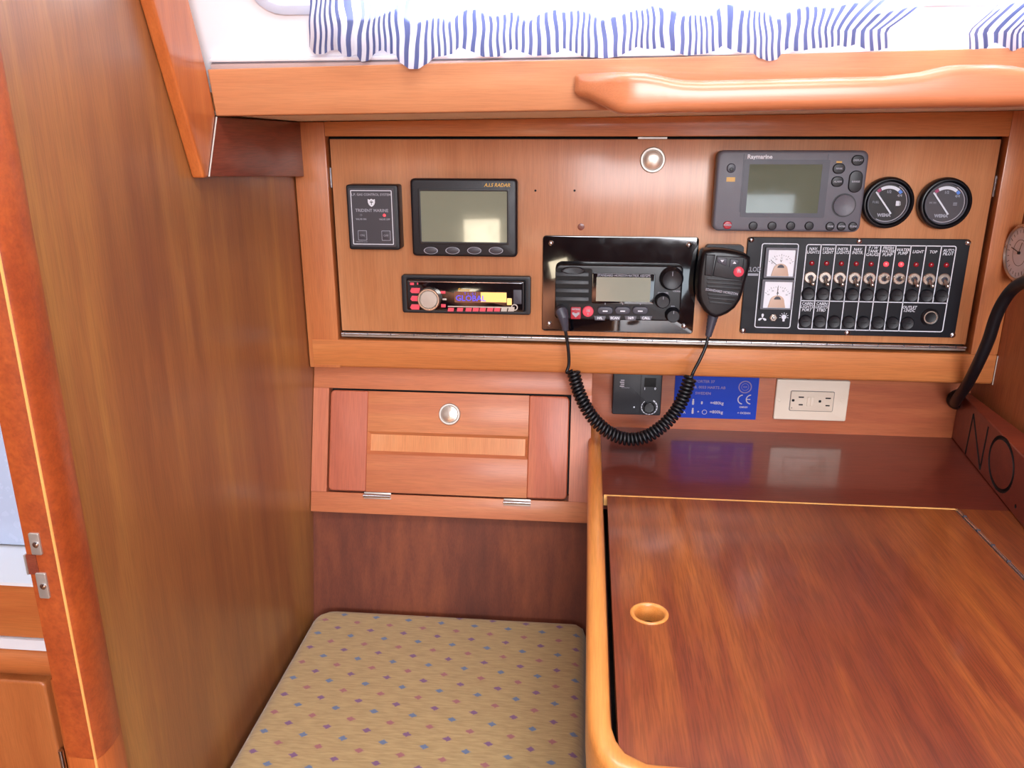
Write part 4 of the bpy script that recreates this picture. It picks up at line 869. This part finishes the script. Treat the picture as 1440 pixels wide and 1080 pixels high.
ou = newdev('power_outlet', 'cream double electrical outlet plate on the recessed back wall', 'outlet', 1140, 564, YB)
q = [ou.L(*p, .005) for p in ((1093, 534), (1195, 535.5), (1190.5, 592.5), (1087.5, 590))]
x0 = (q[0][0]+q[3][0])/2; x1 = (q[1][0]+q[2][0])/2; z1 = (q[0][1]+q[1][1])/2; z0 = (q[2][1]+q[3][1])/2
B().rr((x0+x1)/2, (z0+z1)/2, x1-x0, z1-z0, .002, 0, -.005, .0014).build('cover_plate', CREAMB, ou)
def oq(x, y, d=.006): return ou.L(840+x/3.6, 510+y/3.6, d)
q = [oq(*p) for p in ((981, 144), (1197, 150), (1193, 248), (974, 242))]
a0 = (q[0][0]+q[3][0])/2; a1 = (q[1][0]+q[2][0])/2; b1 = (q[0][1]+q[1][1])/2; b0 = (q[2][1]+q[3][1])/2
B().ring(rrp((a0+a1)/2, (b0+b1)/2, a1-a0+.0012, b1-b0+.0012, .002), rrp((a0+a1)/2, (b0+b1)/2, a1-a0, b1-b0, .0015), -.0045, -.0052).build('insert_gap', GREYD, ou)
B().rr((a0+a1)/2, (b0+b1)/2, a1-a0-.0002, b1-b0-.0002, .0015, -.004, -.0066, .0006).build('insert', CREAMI, ou)
for xx, yy, w2, h2, nm in ((991, 190, .0034, .0034, 'ground_hole'), (1032, 174, .0070, .0018, 'slot'), (1029, 212, .0055, .0018, 'slot'), (1126, 195, .0034, .0034, 'ground_hole'), (1168, 180, .0070, .0018, 'slot'), (1165, 217, .0055, .0018, 'slot')):
    x, z = oq(xx, yy); B().rr(x, z, w2, h2, min(w2, h2)*.3, -.006, -.0068).build(nm, SLOT, ou)
for xx in (1068, 1086):
    x, z = oq(xx, 196); B().rr(x, z, .0038, .0125, .0005, -.006, -.0076, .0005).build('test_button', CREAMB, ou)
for xx in (920, 1242):
    x, z = oq(xx, 193); B().lathe(x, z, [(.0022, -.0045), (.0021, -.0056), (.0004, -.0060)], 14).build('screw', CREAMB, ou)
x, z = oq(983, 228); B().lathe(x, z, [(.0007, -.006), (.0006, -.0069)], 10).build('indicator_lamp', SLOT, ou)

# ------------------------------------------------------------------ chart table
FX0, FX1 = .0085, .0252
dk = Dev('chart_table', 'dark varnished mahogany chart table with a lift-up lid and light edge fiddle', 'table', (0, 0, ZD))
yl_ = .8225   # joint between rear panel and lid
XR = .500
y_hinge0, x_h0 = .8265, .4045; x_h1 = .393; 
B().box(.0250, XR, yl_+.0016, YB, -.018, 0).build('rear_panel', W_DESKX, dk)
B().box(.0265, .4045, yl_-.0006, yl_+.0014, -.012, .0004).build('joint_strip', W_INLAY, dk)
# lid with finger hole
lid = B(); hxc, hyc, hr = .0609, .5925, .0140
lyf = .4180; lx0_, lx1a, lx1b = .0300, x_h0-.0015, .385
n = 40; circ_t = [lid.b.verts.new((hxc+hr*math.cos(2*math.pi*i/n), hyc+hr*math.sin(2*math.pi*i/n), .0)) for i in range(n)]
outer = []
def edgept(a):
    cx_, cy_ = math.cos(a), math.sin(a); ts = []
    for (nx_, ny_, dd) in ((1, 0, lx1a-hxc), (-1, 0, hxc-lx0_), (0, 1, yl_-.0012-hyc), (0, -1, hyc-lyf)):
        dn = nx_*cx_+ny_*cy_
        if dn > 1e-6: ts.append(dd/dn)
    t_ = min(ts); return (hxc+cx_*t_, hyc+cy_*t_)
angs = sorted([2*math.pi*i/n for i in range(n)])
outv = [lid.b.verts.new((*edgept(a_), 0)) for a_ in angs]
for i in range(n):
    j = (i+1) % n; lid.face((circ_t[i], outv[i], outv[j], circ_t[j]))
# corner fill
for cxn, cyn in ((lx1a, yl_-.0012), (lx0_, yl_-.0012), (lx0_, lyf), (lx1a, lyf)):
    a_ = math.atan2(cyn-hyc, cxn-hxc) % (2*math.pi); i = int(a_/(2*math.pi/n)) % n; j = (i+1) % n
    v_c = lid.b.verts.new((cxn, cyn, 0)); lid.face((outv[i], v_c, outv[j]))
bmesh.ops.recalc_face_normals(lid.b, faces=lid.b.faces)
ex = bmesh.ops.extrude_face_region(lid.b, geom=lid.b.faces[:]); bmesh.ops.translate(lid.b, verts=[g_ for g_ in ex['geom'] if isinstance(g_, bmesh.types.BMVert)], vec=(0, 0, -.014))
lid.build('lid', W_DESK, dk, smooth=False)
B().lathez(hxc, hyc, [(hr+.0022, .0001), (hr+.0022, .0010), (hr+.0008, .0016), (hr-.0008, .0010), (hr-.0016, -.0006), (hr-.0016, -.015)], 40).build('finger_ring', W_FID, dk, ang=70)
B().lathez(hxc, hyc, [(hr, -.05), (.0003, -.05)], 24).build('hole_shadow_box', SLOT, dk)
B().box(lx1a+.0045, XR, .4180, yl_+.0014, -.018, 0).build('right_panel', W_DESK, dk)
B().box(lx1a+.0010, lx1a+.0044, .4190, yl_-.002, -.002, .0006).build('hinge_leaf', STEEL, dk)
B().tube([(lx1a+.0020, .4190, .0008), (lx1a+.0020, yl_-.002, .0008)], .0013, 10).build('hinge_pin', CHROME, dk)
hj = B()
for i in range(13): hj.box(lx1a+.0004, lx1a+.0038, .430+i*.031, .4315+i*.031, .0, .0024)
hj.build('hinge_joints', GREYD, dk)['kind'] = 'stuff'
# fiddle along the left edge, turning right at the front
fp = [(FX0, YB-.002), (FX0, .47), (FX0+.001, .445), (FX0+.006, .424), (FX0+.016, .408), (FX0+.035, .398), (.10, .396), (XR, .396)]
fq = [(FX1, YB-.002), (FX1, .47), (FX1+.0005, .452), (FX1+.0035, .438), (FX1+.009, .428), (FX1+.022, .420), (.10, .418), (XR, .418)]
fb = B(); rs = []
for (xa, ya), (xb, yb2) in zip(fp, fq):
    def L2(t_): return (xa+(xb-xa)*t_, ya+(yb2-ya)*t_)
    rs.append([(*L2(0), -.030), (*L2(0), .000), (*L2(.08), .0035), (*L2(.25), .0055), (*L2(.5), .0062), (*L2(.78), .0055), (*L2(.95), .0030), (*L2(1), .0), (*L2(1), -.030)])
fb.rings(rs); fb.build('fiddle', W_FID, dk, ang=60)
B().box(.0160, .0280, .42, YB, -.70, -.0302).build('side_panel', W_SIDE, dk)
B().box(.0285, .44, .425, YB, -.085, -.075).build('tray', SLOT, dk)
B().box(.0282, XR, .402, .42, -.110, -.0185).build('front_panel', W_SIDE, dk)
B().box(.484, XR, .60, YB, -.70, -.02).build('right_support', W_SIDE, dk)

# lettered board standing on the table, against the right bulkhead
A_, Bp = Vector((.4915, 1.0445)), Vector((.4290, .6050))
dirv = (Bp-A_).normalized(); ang_ = math.atan2(dirv.y, dirv.x)
bd = Dev('lettered_board', 'dark mahogany board with carved capital letters on the right of the chart table', 'board', (A_.x, A_.y, ZD), (0, 0, ang_))
Lb = (Bp-A_).length; Hb = .0660
def dq(u, v, d=0): return bd.L(u, v, d)
bb = B().rings([[(0, 0, .0005), (Lb, 0, .0005), (Lb+.0, .055, .0005), (0, .010, .0005)], [(0, 0, Hb), (Lb, 0, Hb), (Lb, .055, Hb), (0, .010, Hb)]])
body = bb.build('body', W_BOARD, bd, bev=.002, seg=3)
gv = B()
def stroke(pts, rad=.0027): gv.tube([(x, -.0008, z) for x, z in pts], rad, 8)
n0 = dq(1357, 640); n1 = dq(1369, 582); n2 = dq(1378, 660); n3 = dq(1390, 600)
stroke([n0, n1]); stroke([n1, n2]); stroke([n2, n3])
oc = dq(1407, 655); o0 = dq(1391, 640)[0]; o1 = dq(1425, 668)[0]; zt_ = dq(1412, 617)[1]; zb_ = dq(1408, 694)[1]
rx, rz = (o1-o0)/2, (zt_-zb_)/2; ocx, ocz = (o0+o1)/2, (zt_+zb_)/2
gv.rings([[(ocx+(rx+q_*math.cos(a_))*math.cos(2*math.pi*i/36), -.0006+q_*math.sin(a_), ocz+(rz+q_*math.cos(a_))*math.sin(2*math.pi*i/36)) for q_ in (.0027,) for a_ in [2*math.pi*k_/8 for k_ in range(8)]] for i in range(37)], cap=False); bmesh.ops.remove_doubles(gv.b, verts=gv.b.verts, dist=.00002)
dt = dq(1428, 712); gv.lathe(dt[0], dt[1], [(.0024, -.003), (.0024, .0008), (.0015, .0014)], 14)
cut = gv.build('letter_cutter', SLOT, None)
cut.parent = bd.o
bm_ = body.modifiers.new('carve', 'BOOLEAN'); bm_.object = cut; bm_.operation = 'DIFFERENCE'; bm_.solver = 'EXACT'; bm_.use_self = True
bm_.material_mode = 'TRANSFER'
bpy.context.view_layer.update()
dg = bpy.context.evaluated_depsgraph_get(); nm = bpy.data.meshes.new_from_object(body.evaluated_get(dg)); nm.polygons.foreach_set('use_smooth', [False]*len(nm.polygons)); body.modifiers.clear(); body.data = nm
bpy.data.objects.remove(cut)

# ------------------------------------------------------------------ black cable and round clock at the right
cbp = [Vector(onY(u, v, y)) for u, v, y in ((1343, 566, 1.030), (1348, 558, 1.005), (1360, 541, .975), (1375, 512, .950), (1390, 478, .935), (1400, 447, .925), (1411, 424, .915), (1426, 405, .900), (1447, 394, .870), (1475, 390, .83))]
tag(B().tube(cr_path(cbp, 8), .0066, 16).build('black_cable', RUBBER, ang=80), 'thick black cable curving up the right side of the instrument frame', 'cable')
gm = Dev('cable_grommet', 'black rubber grommet where the thick cable leaves the back wall', 'grommet', tuple(onY(1346, 561, YB)))
B().lathe(0, 0, [(.0135, 0), (.0135, -.004), (.0115, -.008), (.0085, -.012), (.0078, -.013)], 28).build('boot', RUBBER, gm)
B().lathe(.0, .013, [(.0014, .0), (.0014, -.0090), (.0003, -.0096)], 12).build('screw', CHROME, gm)

ck = Dev('wall_clock', 'small white-faced round instrument on the right bulkhead beside the frame', 'clock', (.5054, .9640, -.1285), (0, 0, R(-90)))
# local +x runs towards -Y, local -y faces -X
B().lathe(0, 0, [(.032, 0), (.033, -.008), (.0325, -.0135), (.0300, -.0160), (.0285, -.0140)], 48, cap=False).build('rim', NICKEL, ck, ang=60)
B().lathe(0, 0, [(.0305, -.001), (.0300, -.0130)], 40).build('dial', DIALW, ck)
t = B()
for k_ in range(24):
    an = R(15*k_); t.line(.0225*math.cos(an), .0225*math.sin(an), (.026 if k_ % 2 else .0270)*math.cos(an), (.026 if k_ % 2 else .0270)*math.sin(an), .0006, -.0130)
t.ring(circ(0, 0, .0150), circ(0, 0, .0145), -.0129, -.0132)
t.build('scale_print', GREYD, ck)
B().line(.002, 0, -.018, .004, .0010, -.0138).line(0, -.0, .004, .012, .0009, -.0142).build('pointer', BLACK2, ck); B().lathe(0, 0, [(.0018, -.013), (.0016, -.0152), (.0003, -.0154)], 14).build('pivot', BLACK2, ck)

# ------------------------------------------------------------------ seat cushion
cu = Dev('seat_cushion', 'pale gold seat cushion woven with small blue and purple diamonds', 'cushion', (0, 0, ZC-.085))
cb = B(); x0, x1 = XB+.0085, .0145; y0, y1 = .30, .930
n1, n2 = 48, 64
def hgt(x, y):
    dx = min(x-x0, x1-x); dy = min(y-y0, y1-y); rr_ = .018
    e1 = 1-max(0, 1-dx/rr_)**2.2; e2 = 1-max(0, 1-dy/rr_)**2.2
    return .085-.022*(1-math.sqrt(max(0, e1)))-.022*(1-math.sqrt(max(0, e2)))+.0035*math.sin(math.pi*(x-x0)/(x1-x0))*math.sin(math.pi*(y-y0)/(y1-y0))
def dist(i, n_, a_, b_):
    t_ = i/n_; t_ = t_-.5; t_ = .5+.5*(abs(2*t_)**.62)*(1 if t_ > 0 else -1); return a_+(b_-a_)*t_
G = []
for i in range(n1+1):
    row = []
    for j in range(n2+1):
        x = dist(i, n1, x0, x1); y = dist(j, n2, y0, y1)
        cr_ = .030; px_, py_ = x, y     # round plan corners
        for sx_, sy_ in ((x0+cr_, y1-cr_), (x1-cr_*.6, y1-cr_*.6)):
            rr2 = cr_ if sx_ < 0-.1 else cr_*.6
            if ((x < sx_) if sx_ < -.1 else (x > sx_)) and y > sy_:
                vx, vy = x-sx_, y-sy_; m_ = max(abs(vx), abs(vy)); l_ = math.hypot(vx, vy)
                if l_ > 0: px_, py_ = sx_+vx*m_/l_, sy_+vy*m_/l_
        row.append(cb.b.verts.new((px_, py_, hgt(x, y))))
    G.append(row)
for i in range(n1):
    for j in range(n2): cb.face((G[i][j], G[i+1][j], G[i+1][j+1], G[i][j+1]))
be = [e_ for e_ in cb.b.edges if len(e_.link_faces) == 1]
ex = bmesh.ops.extrude_edge_only(cb.b, edges=be)
vs = [g_ for g_ in ex['geom'] if isinstance(g_, bmesh.types.BMVert)]
for v3 in vs: v3.co.z = .0
bmesh.ops.contextual_create(cb.b, geom=[e_ for e_ in cb.b.edges if len(e_.link_faces) == 1])
cb.build('cover', CUSH, cu, ang=80)
path = []
zz = .060
path = [(x0-.001, .30, zz), (x0-.001, y1-.030, zz)]+[(x0+.029-.030*math.cos(R(a_)), y1-.029+.030*math.sin(R(a_)), zz) for a_ in range(15, 90, 15)]+[(x0+.03, y1+.001, zz), (x1-.02, y1+.001, zz)]
B().tube(path, .0024, 8).build('piping', CUSH, cu)
sb_ = Dev('bench', 'boxed-in mahogany bench base under the patterned cushion', 'bench', (0, 0, ZFL))
B().box(XB+.001, .0158, .31, .926, ZC-.103-ZFL, ZC-.0853-ZFL).build('seat_board', W_SIDE, sb_)
B().box(XB+.001, .0158, .31, .322, 0, ZC-.1032-ZFL).build('front_board', W_SIDE, sb_)

# ------------------------------------------------------------------ glimpse of the next compartment past the post
YH = .70
hcab = Dev('head_cabinet', 'mahogany cabinet with white counter seen past the left door post', 'cabinet', (-.60, YH, -.46))
def hz_(u, v): return onY(u, v, YH).z+.46
xl, xr = -.62, .20
B().box(xl, xr, .0, .30, hz_(30, 896), hz_(30, 822)).build('fascia', W_HEAD, hcab, bev=.001)
B().box(xl, xr, -.004, .34, hz_(30, 821.5), hz_(30, 817)).build('counter_edge', GEL, hcab)
B().box(xl, xr, -.002, .30, hz_(30, 912), hz_(30, 898)).build('white_strip', GEL, hcab)
B().rings([[(x, y, z) for y, z in ((.30, hz_(30, 946)), (.30, hz_(30, 913)), (.0, hz_(30, 913)), (-.008, hz_(30, 918)), (-.012, hz_(30, 930)), (-.008, hz_(30, 941)), (.0, hz_(30, 946)))] for x in (xl, xr)]).build('rounded_rail', W_HEAD, hcab, ang=60)
B().box(xl, xr, .02, .03, ZFL+.46, hz_(30, 947)).build('inner_panel', SLOT, hcab)
xd = onY(66, 960, YH).x+.60
B().rr((xl+xd)/2, (hz_(30, 955)+(-.62))/2, xd-xl, hz_(30, 955)+.62, .006, .018, -.004, .003).build('door', W_HEADZ, hcab)
B().box(xd+.006, xr, -.002, .02, ZFL+.46, hz_(30, 951)).build('stile', W_POSTL, hcab, bev=.001)
x, z = xd+.003, onY(88, 1065, YH).z+.46
B().tube([(x, -.004, z-.03), (x, -.004, z+.014)], .003, 12).build('hinge', CHROME, hcab)
# moulded white wash basin surround above the counter
wbn = Dev('wash_basin', 'pale moulded wash basin surround above the counter in the next compartment', 'basin', (-.60, YH+.05, -.455))
bs = B(); rows = []
for j in range(13):
    t_ = j/12; row = []
    for i in range(17):
        s2 = i/16; x = xl+(xr-xl)*s2; z = .001+.30*t_
        y = .02+.22*t_**1.5+.03*math.sin(s2*7)*math.sin(t_*3.1)
        row.append((x, y, z))
    rows.append(row)
bs.rings(rows, cap=False, closed=False); bs.build('moulding', GELH, wbn)
B().box(xl, xr, .26, .27, .30, 1.15).build('backsplash', mat('grey_head_panel', (150, 154, 170), .5), wbn)
